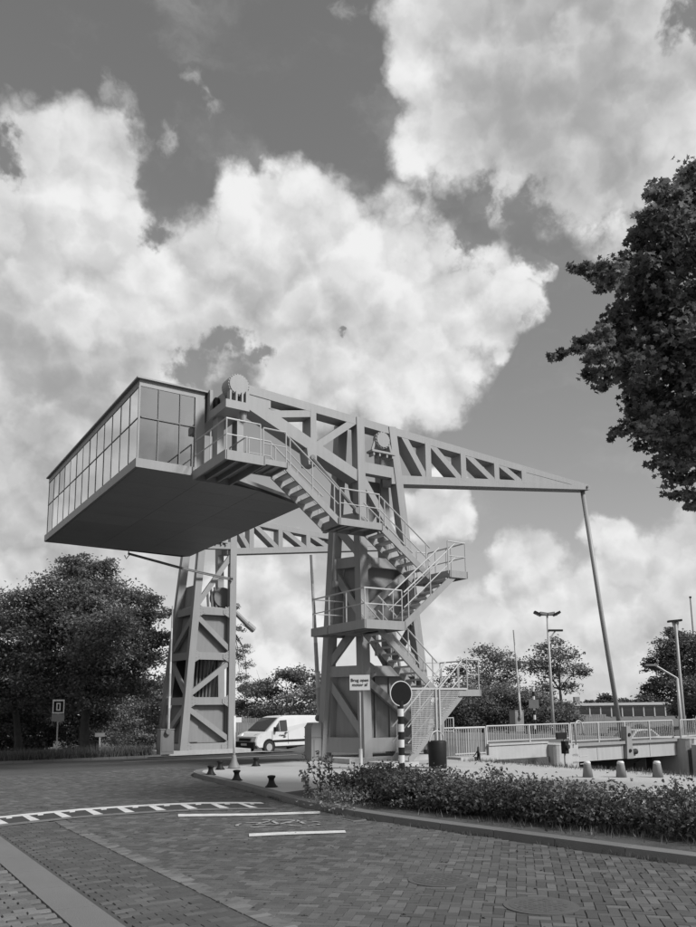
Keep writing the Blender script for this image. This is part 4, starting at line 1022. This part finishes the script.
# street lamps
def lamp(px,yb_,ytop,D,label,kind,xt=None):
    b = atd(px,yb_,D); b[2] = -.3; tp = atd(xt or px,ytop,D); tp[0],tp[1] = b[0],b[1]
    t = thing('street_lamp',tuple(b),label,'street lamp','street lamps')
    MB().tube([b,(b+tp)/2,tp],[.12,.09,.06],10).build('pole','gratesteel',t,True)
    z = tp[2]; x_ = Vector(RT); 
    if kind == 'cluster':
        MB().bar(Vector(tp)-x_*.65,Vector(tp)+x_*.65,.08,.08).build('cross_arm','gratesteel',t)
        for k,(o_,tl) in enumerate(((-.62,-.3),(-.25,-.1),(.25,.1),(.62,.3))):
            c = Vector(tp)+x_*o_+Vector((0,0,.10)); h_ = MB().bar(c-x_*.22+Vector((0,0,-tl*.35)),c+x_*.22+Vector((0,0,tl*.35)),.34,.16).build('lamp_head','dark' if k in (0,3) else 'grey',t); MB().bar(c-x_*.18+Vector((0,0,-.1-tl*.3)),c+x_*.18+Vector((0,0,-.1+tl*.3)),.28,.02).build('lens','white',h_)
        c = Vector(tp)+Vector((0,0,-1.0)); MB().tube([c+Vector((0,0,-.65)),c+x_*.5],.05,6).build('brace','gratesteel',t); MB().bar(c+x_*.0,c+x_*.95,.2,.12).build('lamp_head','dark',t)
    elif kind == 'flat':
        c = Vector(tp); MB().bar(c-x_*.45+Vector((0,0,.02)),c+x_*.35+Vector((0,0,.1)),.3,.12).build('lamp_head','dark',t); MB().prism([c-x_*.2,c+x_*.2,c+x_*.05-Vector((0,0,.9)),c-x_*.05-Vector((0,0,.9))],Vector(fw)*.1).build('bracket','gratesteel',t)
    elif kind == 'goose':
        c = Vector(tp); MB().tube([c]+[c-x_*(1.1*math.sin(R_(a)))+Vector((0,0,.8*(1-math.cos(R_(a)))*.0+.75*math.sin(R_(a))*(.9)))*1. for a in (15,35,60,90)],.05,8).build('gooseneck','gratesteel',t); e = c-x_*1.1+Vector((0,0,.68)); MB().bar(e-x_*.5,e+x_*.1,.2,.09).build('lamp_head','grey',t)
    return t
lamp(553,722,613,50,'tall lamp post with a cluster of floodlights, beside the small tree','cluster')
lamp(684,724,620,46,'tall post with flat lamp head at right, by the big tree','flat')
lamp(681,724,678,40,'shorter curved lamp post at right, in front of the taller one','goose')
b = atd(694,640,60); b[2]=-.3; tp = atd(694,597,60); t = thing('flag_pole',tuple(b),'thin pole rising above the right tree at the picture edge','pole'); MB().tube([b,(b[0],b[1],tp[2])],[.1,.06],8).build('pole','gratesteel',t); MB().lathe((b[0],b[1],tp[2]),[(.09,0),(.09,.12)],8).build('cap','dark',t)
# striped post with pale signal box behind the railing
b = atd(535,724,44); b[2] = .3; t = thing('signal_post',tuple(b),'small pale signal box on a striped post behind the railing','signal post')
z = b[2]
for k in range(10): MB().lathe((b[0],b[1],z+k*.26),[(.07,0),(.07,.26)],10).build('band','white' if k % 2 else 'dark',t)
tz = CAM[2]+(706-704)*44/F; plate(b,tz-.2,tz+.28,.55,'grey','signal_box',t,.1,.2)

# ------------------------------------------------------------------ vehicles
def make_van():
    """panel van, local: x forward, y left, z up, origin under the middle"""
    t = thing('delivery_van',(0,0,0),'white panel van parked behind the towers, nose to the left','van')
    W = .95
    prof = [(2.38,.42),(2.40,.62),(2.30,.88),(2.02,1.04),(1.62,1.15),(1.10,1.58),(.70,1.86),(.35,1.93),(-.6,1.96),(-2.2,1.93),(-2.38,1.75),(-2.40,.5),(-2.36,.32),(2.2,.28)]
    def w(z): return W*(1-.16*max(0,(z-1.05)/.9)**1.2)
    v = []; n = len(prof); fs = []
    secs = [(-1,0),(-.96,.03),(.96,.03),(1,0)]
    for sx in (-1.,-.93,.93,1.):
        for x,z in prof:
            ins = .05 if abs(sx) > .95 else 0.; cz = 1.1
            cx_ = x*(1-ins*.5); zz_ = cz+(z-cz)*(1-ins)
            v.append((cx_,sx*w(z)*(1 if abs(sx) > .95 else 1.0),zz_))
    for k in range(3):
        for i in range(n): j = (i+1) % n; fs.append((k*n+i,k*n+j,(k+1)*n+j,(k+1)*n+i))
    fs.append(tuple(range(n))); fs.append(tuple(3*n+i for i in range(n-1,-1,-1)))
    b = MB(); b.add(v,fs); body = b.build('body','white',t,False)
    def yy(z): return w(z)*1.006
    for s_ in (-1,1):
        # cab side window
        q = [(1.18,1.14),(.98,1.45),(.72,1.70),(.28,1.72),(.28,1.14)]
        o = MB().prism([(x,s_*yy(z),z) for x,z in q],(0,s_*.008,0)).build('side_window','glassd',t)
        MB().bar((.80,s_*yy(1.14)+s_*.006,1.14),(.80,s_*yy(1.68)+s_*.006,1.68),.02,.03).build('window_bar','white',o)
        d_ = MB(); 
        for x in (1.30,.22): d_.box(x-.006,x+.006,s_*.955-.003,s_*.955+.003,.45,1.13)
        tag(d_.build('door_seam','dark',t),kind='stuff')
        MB().box(.30,.46,s_*.96-.015,s_*.96+.015,1.02,1.07).build('door_handle','dark',t)
        MB().box(-1.25,1.22,s_*.96-.02,s_*.96+.02,.58,.68).build('side_moulding','dark',t)
        MB().box(-1.7,1.2,s_*.94-.03,s_*.94+.02,.28,.36).build('sill','dark',t)
        m_ = MB().box(1.05,1.18,s_*1.0-.11,s_*1.0+.11,1.12,1.36).build('mirror','dark',t)
        # lamps
        MB().prism([(2.31,s_*.86,.80),(2.31,s_*.52,.78),(2.13,s_*.56,1.00),(1.94,s_*.90,1.04),(2.06,s_*.955,.86)],(.02,s_*.012,.015)).build('headlight','chrome',t)
        for wx in (1.52,-1.48):
            MB().lathe((wx,s_*.955,.36),[(.40,-.012),(.40,.012)],20,'Y').build('wheel_arch','dark',t)
            wl = MB().lathe((wx,s_*.86,.32),[(.32,-.12),(.32,.12)],24,'Y').build('wheel','rubber',t); MB().lathe((wx,s_*(.86+.12),.32),[(.20,-.02),(.19,.01)],16,'Y').build('rim','chrome',wl)
        # company marks on the front door
        for k,(x,z,l) in enumerate(((.95,.93,.07),(.72,.92,.34),(.62,.83,.18))): MB().box(x-l/2-.15,x+l/2-.15,s_*.962-.004,s_*.962+.004,z-.022,z+.022).build('door_lettering','ink',t)
    MB().prism([(1.64,-.78,1.17),(1.64,.78,1.17),(1.12,.74,1.58),(.76,.68,1.83),(.76,-.68,1.83),(1.12,-.74,1.58)],(.02,0,.025)).build('windscreen','glassd',t)
    MB().box(2.25,2.47,-.90,.90,.26,.60).build('bumper','dark',t); MB().box(2.36,2.44,-.5,.5,.66,.80).build('grille','dark',t); MB().box(2.47,2.48,-.26,.26,.42,.53).build('number_plate','white',t)
    MB().tube([(.3,.4,1.9),(.2,.4,2.06)],.02,6).build('aerial','dark',t)
    return t
van = make_van()
wp = atd(268,752.5,41.5)   # ground under the near front wheel
hd = Vector((-.985,-.17,0)).normalized(); lf = Vector((-hd.y,hd.x,0))
van.location = Vector((wp[0],wp[1],H(wp[0],wp[1])-.02))-hd*1.52-lf*.86; van.rotation_euler = (0,0,math.atan2(hd.y,hd.x))
def make_car():
    t = thing('parked_car',(0,0,0),'pale hatchback on the far bank, seen through the moving deck railing','car')
    prof = [(2.0,.35),(2.0,.62),(1.75,.80),(1.0,.95),(.35,1.38),(-.2,1.46),(-1.2,1.44),(-1.85,1.0),(-1.98,.7),(-1.95,.35)]; n = len(prof); v = []; fs = []
    for sx in (-1,-.92,.92,1):
        for x,z in prof: k = .06 if abs(sx) == 1 else 0; v.append((x*(1-k*.4),sx*.86*(1-.17*max(0,(z-.9)/.6)),.85+(z-.85)*(1-k)))
    for k in range(3):
        for i in range(n): j = (i+1) % n; fs.append((k*n+i,k*n+j,(k+1)*n+j,(k+1)*n+i))
    fs += [tuple(range(n)),tuple(3*n+i for i in range(n-1,-1,-1))]
    MB().add(v,fs).build('body','chrome',t)
    for s_ in (-1,1):
        for q in ([(.85,.97),(.33,1.32),(-.3,1.38),(-.3,.97)],[(-.38,.97),(-.38,1.38),(-1.1,1.36),(-1.55,1.0)]): MB().prism([(x,s_*.865*(1-.17*max(0,(z-.9)/.6)),z) for x,z in q],(0,s_*.01,0)).build('side_window','glassd',t)
        for wx in (1.25,-1.25): wl = MB().lathe((wx,s_*.80,.30),[(.30,-.1),(.30,.1)],20,'Y').build('wheel','rubber',t); MB().lathe((wx,s_*.90,.30),[(.19,-.01),(.18,.015)],14,'Y').build('rim','chrome',wl)
    MB().prism([(.98,-.68,.99),(.98,.68,.99),(.40,.62,1.36),(.40,-.62,1.36)],(.02,0,.02)).build('windscreen','glassd',t)
    return t
car = make_car(); cp = atd(632,742,52); car.location = (cp[0],cp[1],H(cp[0],cp[1])+.1); car.rotation_euler = (0,0,R_(178))

# ------------------------------------------------------------------ distant building and fences
D = 105.
def far_building():
    a = atd(577,727,D); b = atd(700,727,D); a[2] = b[2] = -1.; u_ = Vector(b-a); L_ = u_.length; u_.normalize(); n = Vector((u_.y,-u_.x,0))   # n faces the camera
    t = thing('flat_roofed_building',tuple(a),'long low two storey building with pale roof edge, far behind the bridge','building')
    zt_ = CAM[2]+(705.5-707.5)*D/F; zt_ = CAM[2]+(704.5-706.5)*D/F+.6
    A_ = Vector(a); 
    def slab(u0,u1,z0_,z1_,off,dep,mt,nm,parent=t): return MB().prism([A_+u_*u0+n*off+Vector((0,0,z0_-a[2])),A_+u_*u1+n*off+Vector((0,0,z0_-a[2])),A_+u_*u1+n*off+Vector((0,0,z1_-a[2])),A_+u_*u0+n*off+Vector((0,0,z1_-a[2]))],-n*dep).build(nm,mt,parent)
    slab(0,L_,-1,zt_-.3,0,9,'wall','wall'); slab(-.3,L_+.3,zt_-.3,zt_+.05,.3,9.6,'roofw','roof')
    k = .5
    while k < L_-1.5:
        wn = slab(k,k+1.25,zt_-1.75,zt_-.55,.03,.05,'glassd','window'); slab(k+1.27,k+1.42,zt_-1.8,zt_-.5,.06,.06,'roofw','pier'); k += 1.45
    k = .5
    while k < L_-1.5: slab(k,k+1.9,zt_-4.4,zt_-3.2,.03,.05,'glassd','window'); k += 2.5
    slab(.2,.9,zt_+.05,zt_+.9,-1,.8,'wall','chimney')
far_building()
def fence(p,q,h,label,mt='wood',sp=.16,w=.13,z=None):
    p,q = Vector(p),Vector(q); t = thing('board_fence',tuple((p+q)/2),label,'fence','board fences'); L_ = (q-p).length; d_ = (q-p).normalized()
    for k in range(int(L_/sp)):
        c = p+d_*(k*sp+.5*sp); MB().bar(c,c+Vector((0,0,h+random.uniform(-.02,.02))),w,.025,up=d_.cross(Vector((0,0,1)))).build('board',mt,t)
    for zz_ in (.25,.85): MB().bar(p+Vector((0,0,h*zz_))+Vector((0,.04,0)),q+Vector((0,0,h*zz_))+Vector((0,.04,0)),.05,.08).build('rail',mt,t)
a = atd(572,742,56); b = atd(610,742,56); a[2] = b[2] = -.15; fence(a,b,1.35,'weathered board fence on the far bank left of the hanger rod')
a = atd(236,748,56); b = atd(268,748,56); a[2] = b[2] = -.65; fence(a,b,1.9,'board fence in shade behind the white van')
t = None
a = atd(232,716,88); b = atd(256,716,88); hs = thing('distant_shed',tuple(a),'low pale shed far behind the van','building'); MB().box(a[0],a[0]+9,a[1],a[1]+6,-.6,2.0).build('wall','wall',hs); MB().box(a[0]-.3,a[0]+9.3,a[1]-.3,a[1]+6.3,2.0,2.35).build('roof','roofw',hs)

# ------------------------------------------------------------------ vegetation
LEAF4 = np.array([(-.5,0),(0,-.32),(.5,0),(0,.32)])
MAPLE = np.array([(0,-.5),(.16,-.22),(.5,-.28),(.34,0),(.5,.24),(.2,.24),(0,.55),(-.2,.24),(-.5,.24),(-.34,0),(-.5,-.28),(-.16,-.22)])
def leaves(C_, size, shape=LEAF4, up=.6, jit=.35):
    """leaf polygons at centres C_ (n,3)"""
    n = len(C_); nr = rng.normal(0,1,(n,3)); nr[:,2] = np.abs(nr[:,2])+up; nr /= np.linalg.norm(nr,axis=1)[:,None]
    a = rng.normal(0,1,(n,3)); a -= nr*(a*nr).sum(1)[:,None]; a /= np.linalg.norm(a,axis=1)[:,None]; b = np.cross(nr,a)
    s = size*(1+jit*rng.uniform(-1,1,n)); k = len(shape)
    V_ = C_[:,None]+(a[:,None]*shape[None,:,:1]+b[:,None]*shape[None,:,1:])*s[:,None,None]
    V_ -= nr[:,None]*(np.abs(shape[None,:,:1])*.35*s[:,None,None])    # droop at the ends
    return V_.reshape(-1,3), np.arange(n*k).reshape(n,k)
def clump_points(c, r, n, flat=.75, sub=14, tight=.30):
    """points in a lumpy ball: sub-sprays through the volume, denser outside"""
    d = rng.normal(0,1,(sub,3)); d /= np.linalg.norm(d,axis=1)[:,None]; d *= (rng.uniform(.25,1.,sub)**.5)[:,None]
    k = rng.integers(0,sub,n); p = d[k]+rng.normal(0,tight,(n,3))*np.array([1,1,.55])
    return np.array(c)+p*r*np.array([1,1,flat])
def tube_branch(mb, a, b, r0_, r1_, n=6, sag=.12, seg=5):
    a,b = Vector(a),Vector(b); L_ = (b-a).length; pts = []; rs = []
    off = Vector(rng.normal(0,.05*L_,3))
    for k in range(seg+1):
        t = k/seg; p = on_line(a,b,t)+off*math.sin(math.pi*t)+Vector((0,0,sag*L_*math.sin(math.pi*t)*.5)); pts.append(p); rs.append(r0_+(r1_-r0_)*t)
    mb.tube(pts,rs,n)
def tree(name, base, fork, clumps, label, lsize, dens, mt='leaf', tr=.22, group=None, shape=LEAF4, flat=.75, sub=14, tight=.3, cat='tree', trunk=True, up=.6):
    base,fork = Vector(base),Vector(fork); t = thing(name,tuple(base),label,cat,group)
    if trunk:
        b = MB(); mid_ = on_line(base,fork,.5)+Vector((random.uniform(-.1,.1)*tr*4,random.uniform(-.1,.1),0))
        b.tube([base-Vector((0,0,.15)),base+Vector((0,0,.3)),mid_,fork],[tr*1.5,tr*1.1,tr*.9,tr*.7],10); b.build('trunk','bark',t,True)
        b = MB()
        for c,r in clumps:
            if r > .25: tube_branch(b,fork if Vector(c).z > fork.z else on_line(base,fork,.8),c,tr*.42,tr*.08,5)
            for k in range(3):
                e = np.array(c)+rng.normal(0,.5,3)*r; tube_branch(b,c,e,tr*.10+.008,.006,4,seg=2)
        tag(b.build('limbs','bark',t),kind='stuff')
    P = np.concatenate([clump_points(c,r,max(20,int(dens*r*r)),flat,sub,tight) for c,r in clumps])
    v,f = leaves(P,lsize,shape,up); tag(bulk('crown',v,f,mt,t),kind='stuff')
    return t
def pxclumps(L_, D_, spread=.0):
    out = []
    for x,y,r in L_:
        d = D_+(rng.normal(0,spread) if spread else 0); out.append((atd(x,y,d),r*D_/F))
    return out
# left trees
cl = pxclumps([(85,575,26),(60,600,30),(100,598,32),(130,608,27),(35,612,28),(150,628,20),(22,640,34),(60,640,38),(105,640,38),(138,652,28),(45,672,34),(85,676,32),(118,674,26),(75,562,14),(150,606,13),(146,690,16),(104,568,14),(160,640,12),(60,695,26),(100,692,24),(130,690,20),(25,668,28),(166,612,9),(120,625,26),(80,610,28),(50,625,28)],43,1.6)
b = atd(84,752,42); b[2] = -.2; f_ = atd(89,690,42)
tree('broadleaf_tree',b,f_,cl,'large spreading tree left of the far tower, trunk behind tall grass',.17,1450,tr=.24,group='trees left of the road')
cl = pxclumps([(2,618,26),(-25,610,34),(-55,620,40),(-10,655,36),(-50,660,40),(12,684,30),(-30,690,36),(-80,650,40),(-45,580,30)],46,1.5)
b = atd(18,750,45); b[2] = -.2; f_ = atd(14,700,45)
tree('broadleaf_tree',b,f_,cl,'second tree at the left picture edge, partly cut off',.17,1250,tr=.2,group='trees left of the road',mt='leafd')
cl = pxclumps([(50,700,20),(58,715,18),(70,695,18),(40,712,18),(105,705,18)],50,1.)
b = atd(50,748,50); b[2] = -.2; f_ = atd(50,712,50)
tree('broadleaf_tree',b,f_,cl,'thin dark trunked tree in the shade between the two larger left trees',.17,1100,tr=.13,group='trees left of the road',mt='leafd')
def shrub(L_, D_, label, lsize=.12, dens=1500, mt='leaf', zbase=-.3, spread=.5, group='shrubs'):
    cl = pxclumps(L_,D_,spread); x = np.mean([c[0][0] for c in cl]); y = np.mean([c[0][1] for c in cl])
    t = tree('shrub',(x,y,zbase),(x,y,zbase+.5),cl,label,lsize,dens,mt,tr=.05,group=group,cat='shrub',up=.5); return t
shrub([(140,712,18),(150,735,14),(128,728,16),(118,744,11),(140,745,12),(155,722,10)],38.5,'grey green shrub between the big left tree and the far tower',.11,1700,'leaf2')
shrub([(15,722,24),(-10,720,26),(40,730,20),(68,730,20),(0,740,18),(95,730,18),(105,715,18),(75,745,12),(30,745,14),(50,705,22),(85,705,20),(20,700,22)],50,'dark undergrowth below the left trees',.17,1500,'leafd')
shrub([(20,690,50),(70,690,45),(120,700,40),(-40,690,60),(165,700,30)],75,'dark woodland edge far behind the left trees',.35,420,'leafd')
# between the towers
cl = pxclumps([(252,690,14),(266,688,16),(286,682,17),(306,680,17),(322,690,17),(242,708,15),(275,704,20),(300,700,19),(332,700,19),(256,716,14),(320,712,16),(290,718,14)],72,2.)
b = atd(283,740,72); b[2] = -.6; tree('broadleaf_tree',b,atd(283,716,72),cl,'row of low trees seen between the towers above the van',.24,620,tr=.2,group='trees behind the bridge')
cl = pxclumps([(240,628,6),(244,648,7),(238,655,7),(247,664,6),(240,676,8),(236,606,5),(232,640,8),(228,660,9),(246,690,7)],50,.4)
b = atd(230,750,50); b[2] = -.6; tree('larch_tree',b,atd(230,598,50),cl,'sparse drooping tree behind the right leg of the far tower',.10,1700,tr=.12,group='trees behind the bridge')
# behind the bridge
cl = pxclumps([(463,668,13),(484,656,13),(500,660,15),(480,680,17),(514,668,12),(452,686,13),(500,684,16)],68,1.5)
b = atd(484,730,68); b[2] = -.4; tree('broadleaf_tree',b,atd(484,700,68),cl,'airy tree behind the stair landing, left of the barrier boom',.22,520,tr=.15,group='trees behind the bridge',tight=.38)
cl = pxclumps([(548,650,11),(565,655,12),(574,670,12),(550,673,15),(535,664,12),(584,672,6),(570,688,9),(540,688,12),(557,642,7)],60,1.)
b = atd(563,730,60); b[2] = -.2; tree('broadleaf_tree',b,atd(560,690,60),cl,'airy tree with slim trunk behind the floodlight post',.20,640,tr=.13,group='trees behind the bridge',tight=.38)
shrub([(460,710,20),(490,704,22),(520,705,22),(548,712,18),(572,718,10),(446,722,14),(505,718,20),(475,722,18),(535,722,14),(565,726,9),(470,700,18),(505,698,20),(535,703,18),(560,710,14),(450,708,16),(485,715,20)],56,'big rounded dark shrub mass behind the approach railing',.17,1500,'leaf')
cl = pxclumps([(670,648,14),(690,640,18),(660,662,13),(680,672,20),(656,684,10),(694,690,22),(668,694,16),(650,668,7),(686,712,14),(705,655,26),(735,665,36),(720,700,30),(648,690,7),(672,632,7)],62,1.5)
b = atd(690,730,62); b[2] = -.2; tree('broadleaf_tree',b,atd(690,700,62),cl,'dense dark tree at the right picture edge behind the lamp posts',.22,900,tr=.25,group='trees behind the bridge',mt='leafd')
shrub([(605,700,8),(590,704,5),(624,702,6),(645,699,8),(636,704,7),(616,706,6),(662,702,8),(680,705,8)],150,'low line of far trees above the flat roof',.55,260,'leafd',-.5,1.)
shrub([(600,733,8),(640,731,8),(585,730,7),(665,732,9)],60,'low shrubs on the far bank beyond the parked car',.13,1300,'leaf',-.2)
shrub([(640,745,5),(660,748,6),(600,750,5)],34,'weeds on the canal edge under the deck',.07,2500,'leaf2',-1.2)
# overhanging maple at right
mc = [(694,170,9),(655,190,9),(668,204,17),(695,200,26),(652,220,13),(640,240,11),(676,238,26),(705,240,36),(572,267,5),(588,271,9),(610,272,12),(630,270,13),(603,287,7),(650,285,21),(682,288,26),(640,308,18),(616,318,12),(600,334,10),(580,344,8),(563,352,6),(551,356,3.5),(602,352,10),(626,345,17),(655,332,23),(692,340,32),(590,374,8),(612,374,14),(640,374,19),(670,384,22),(700,390,32),(604,388,6),(640,408,15),(621,428,8),(611,437,4),(645,438,13),(670,430,19),(702,440,26),(660,464,11),(681,478,13),(670,494,5),(696,498,12),(690,507,5),
      (740,200,45),(760,280,55),(750,360,55),(745,440,50),(740,500,30),(728,180,28),(765,165,40),(820,180,60),(840,280,60),(830,380,60),(820,470,50),(900,240,60),(900,360,60),(850,140,50),(960,300,50),(940,420,45),(900,480,40)]
mc += [(575,350,5),(590,340,8),(610,330,11),(592,358,8),(630,330,15),(640,350,16),(660,300,18),(660,262,16),(640,280,13),(622,285,8),(655,355,18),(625,365,12),(655,400,15),(632,392,12),(655,425,12),(680,455,15),(690,420,18),(660,445,10),(640,425,9),(684,220,18),(660,235,12),(581,269,6),(598,275,8),(620,262,8),(645,262,10),(685,495,8),(560,355,4)]
cl = [(atd(x,y,13.5+rng.normal(0,.7)+(.6 if r > 25 else 0)),r*1.12*13.5/F) for x,y,r in mc]
tb = onz(850,800,.1)
b = atd(835,760,13.8); b[2] = .05
tree('maple_tree',b,atd(812,400,13.8),cl,'overhanging maple with dark lobed leaves at the right picture edge',.102,3500,'maple',tr=.17,shape=MAPLE,flat=.85,sub=18,tight=.28,up=.3)
# hedge along the kerb
hg = thing('hedge',(-5.4,-11,.1),'long low leafy hedge in the planting bed along the kerb','hedge')
cs = []; b = MB()
hc = smooth_path([(-5.65,-8.2),(-5.95,-9.6),(-5.9,-11.5),(-5.6,-13.5),(-5.15,-15.6),(-4.7,-18)],11)
for i,p in enumerate(hc):
    for k in range(3):
        x = p[0]+rng.normal(0,.16)-.15+.27*k; y = p[1]+rng.normal(0,.08); hgt = (.48+.10*math.sin(i*1.3)+.07*math.sin(i*.47+1)+rng.normal(0,.06)) if i > 2 else .40+.05*i
        cs.append(((x,y,.12+hgt*.66),.26)); 
        if k != 1: cs.append(((x-.06,y,.12+hgt*.38),.20))
        for q in range(2):
            b.tube([(x+rng.normal(0,.05),y+rng.normal(0,.08),.08),(x+rng.normal(0,.07),y+rng.normal(0,.1),.12+hgt*.4),(x+rng.normal(0,.15),y+rng.normal(0,.15),.12+hgt*.9)],[.014,.010,.004],5)
tag(b.build('stems','bark',hg),kind='stuff')
P = np.concatenate([clump_points(c,r,int(rng.uniform(70,260)),.9,8,.40) for c,r in cs]); P = P[P[:,2] > .16]
v,f = leaves(P,.062,LEAF4,.5); tag(bulk('foliage',v,f,'hedge',hg),kind='stuff')
# weeds at the tip of the bed: upright stalks
for k,(px,py,h,lb) in enumerate(((308,797,.55,'leftmost tall weed with paired leaves at the tip of the bed'),(320,792,.85,'second tall weed, tallest at the tip of the bed'),(330,790,.7,'third tall weed beside the hedge end'),(337,795,.45,'short weed close to the hedge end'))):
    p = onz(px,py,.12); t = thing('weed',tuple(p),lb,'weed','weeds at the bed tip'); b = MB(); P = []
    for s_ in range(3):
        e = p+np.array([rng.normal(0,.13),rng.normal(0,.13),h*rng.uniform(.7,1.05)]); b.tube([p,(p+e)/2+np.array([.02,0,0]),e],[.009,.007,.003],5)
        for q in np.linspace(.25,1,10): P += [p+(e-p)*q+rng.normal(0,.03,3) for _ in range(3)]
    b.build('stalk','bark',t); v,f = leaves(np.array(P),.085,LEAF4,.4); tag(bulk('leaves',v,f,'leaf2',t),kind='stuff')
P = np.concatenate([clump_points((*(onz(px,py,.2)[:2]),.22),.35,260,.5,8,.4) for px,py in ((322,799),(337,802),(345,797),(360,800),(328,792),(352,788))]); P = P[P[:,2] > .1]
v,f = leaves(P,.05,LEAF4,.3); wc = bulk('ground_cover',v,f,'leaf2'); tag(wc,'low weedy ground cover at the pointed end of the bed','ground cover',kind='stuff')
# grass: blades on the left verge, in the bed and on the bank
def grass(name,pts,h,label,mt='blade',w=.02):
    n = len(pts); a = rng.uniform(0,2*math.pi,n); hh = h*rng.uniform(.5,1.15,n); ln = rng.normal(0,.28,(n,2))*hh[:,None]
    V_ = np.zeros((n,3,3)); V_[:,0] = pts+np.c_[np.cos(a)*w,np.sin(a)*w,np.zeros(n)]; V_[:,1] = pts-np.c_[np.cos(a)*w,np.sin(a)*w,np.zeros(n)]; V_[:,2] = pts+np.c_[ln,hh]
    o = bulk(name,V_.reshape(-1,3),np.arange(3*n).reshape(n,3),mt); tag(o,label,'grass',kind='stuff'); return o
n = 9000; x = rng.uniform(-16,-2.6,n); y0_ = np.interp(x,[-16,-14,-8,-3],[15.6,15.1,13.4,13.1]); y = y0_+.1+np.abs(rng.normal(0,1.2,n)); P = np.c_[x,y,Hv(x,y)+.0]
grass('tall_grass',P,.6,'tall pale grass fringe along the left verge',w=.018)
n = 7000; x = rng.uniform(-7,-3.6,n); y = rng.uniform(-19,-6.5,n); k = inside_np(np.c_[x,y],[tuple(q) for q in [(kat(s)+np.array([.25,0])) for s in np.arange(5.,17.4,.8)]]+[(-5.5,-6.6),(-4.7,-7.0),(-4.3,-9),(-4.4,-11),(-4.4,-14),(-3.6,-20)]); P = np.c_[x[k],y[k],np.full(k.sum(),.115)]; P = P[(np.sin(P[:,0]*3.1+P[:,1]*1.7)+np.sin(P[:,1]*4.3)+rng.normal(0,.8,len(P))) > -.2]
grass('bed_grass',P,.11,'short grass and weeds under the hedge',w=.008)
n = 9000; x = rng.uniform(2.6,9.2,n); y = rng.uniform(-13,-1.3,n); P = np.c_[x,y,Hv(x,y)-.06]
grass('bank_grass',P,.12,'rough grass on the canal bank behind the hedge',w=.014)
n = 1400; q = rng.uniform(0,1,n); P = np.c_[2.9+rng.normal(0,.25,n),-13+11.5*q,np.full(n,.05)]; grass('edge_weeds',P,.16,'ragged weeds along the edge of the paved corner by the canal',w=.012)
shrub([(452,772,8),(470,776,6),(440,778,7),(505,770,4),(530,768,4)],26,'small self sown shrubs around the litter bin and concrete block',.06,3200,'leaf2',.0,.3)

n = 2600; sk = rng.uniform(2.,19.,n); Pk = np.array([kat(q) for q in sk]); kk = (np.sin(sk*2.3)+np.sin(sk*5.1+1)+rng.normal(0,.7,n)) > .6
P = np.c_[Pk[kk,0]-.07+rng.normal(0,.02,kk.sum()),Pk[kk,1],np.full(kk.sum(),-.005)]
grass('kerb_weeds',P,.07,'small weeds in the joint between kerb and road',w=.006)
n = 500; P = np.c_[rng.uniform(-12,-6.5,n),rng.uniform(-17,-5,n),np.full(n,.012)]; P = P[P[:,0] < kerbx(P[:,1])-.1]
v,f = leaves(P,.035,LEAF4,3.); tag(bulk('leaf_litter',v,f,'bark'),'dry leaf bits scattered on the brick road','leaf litter',kind='stuff')
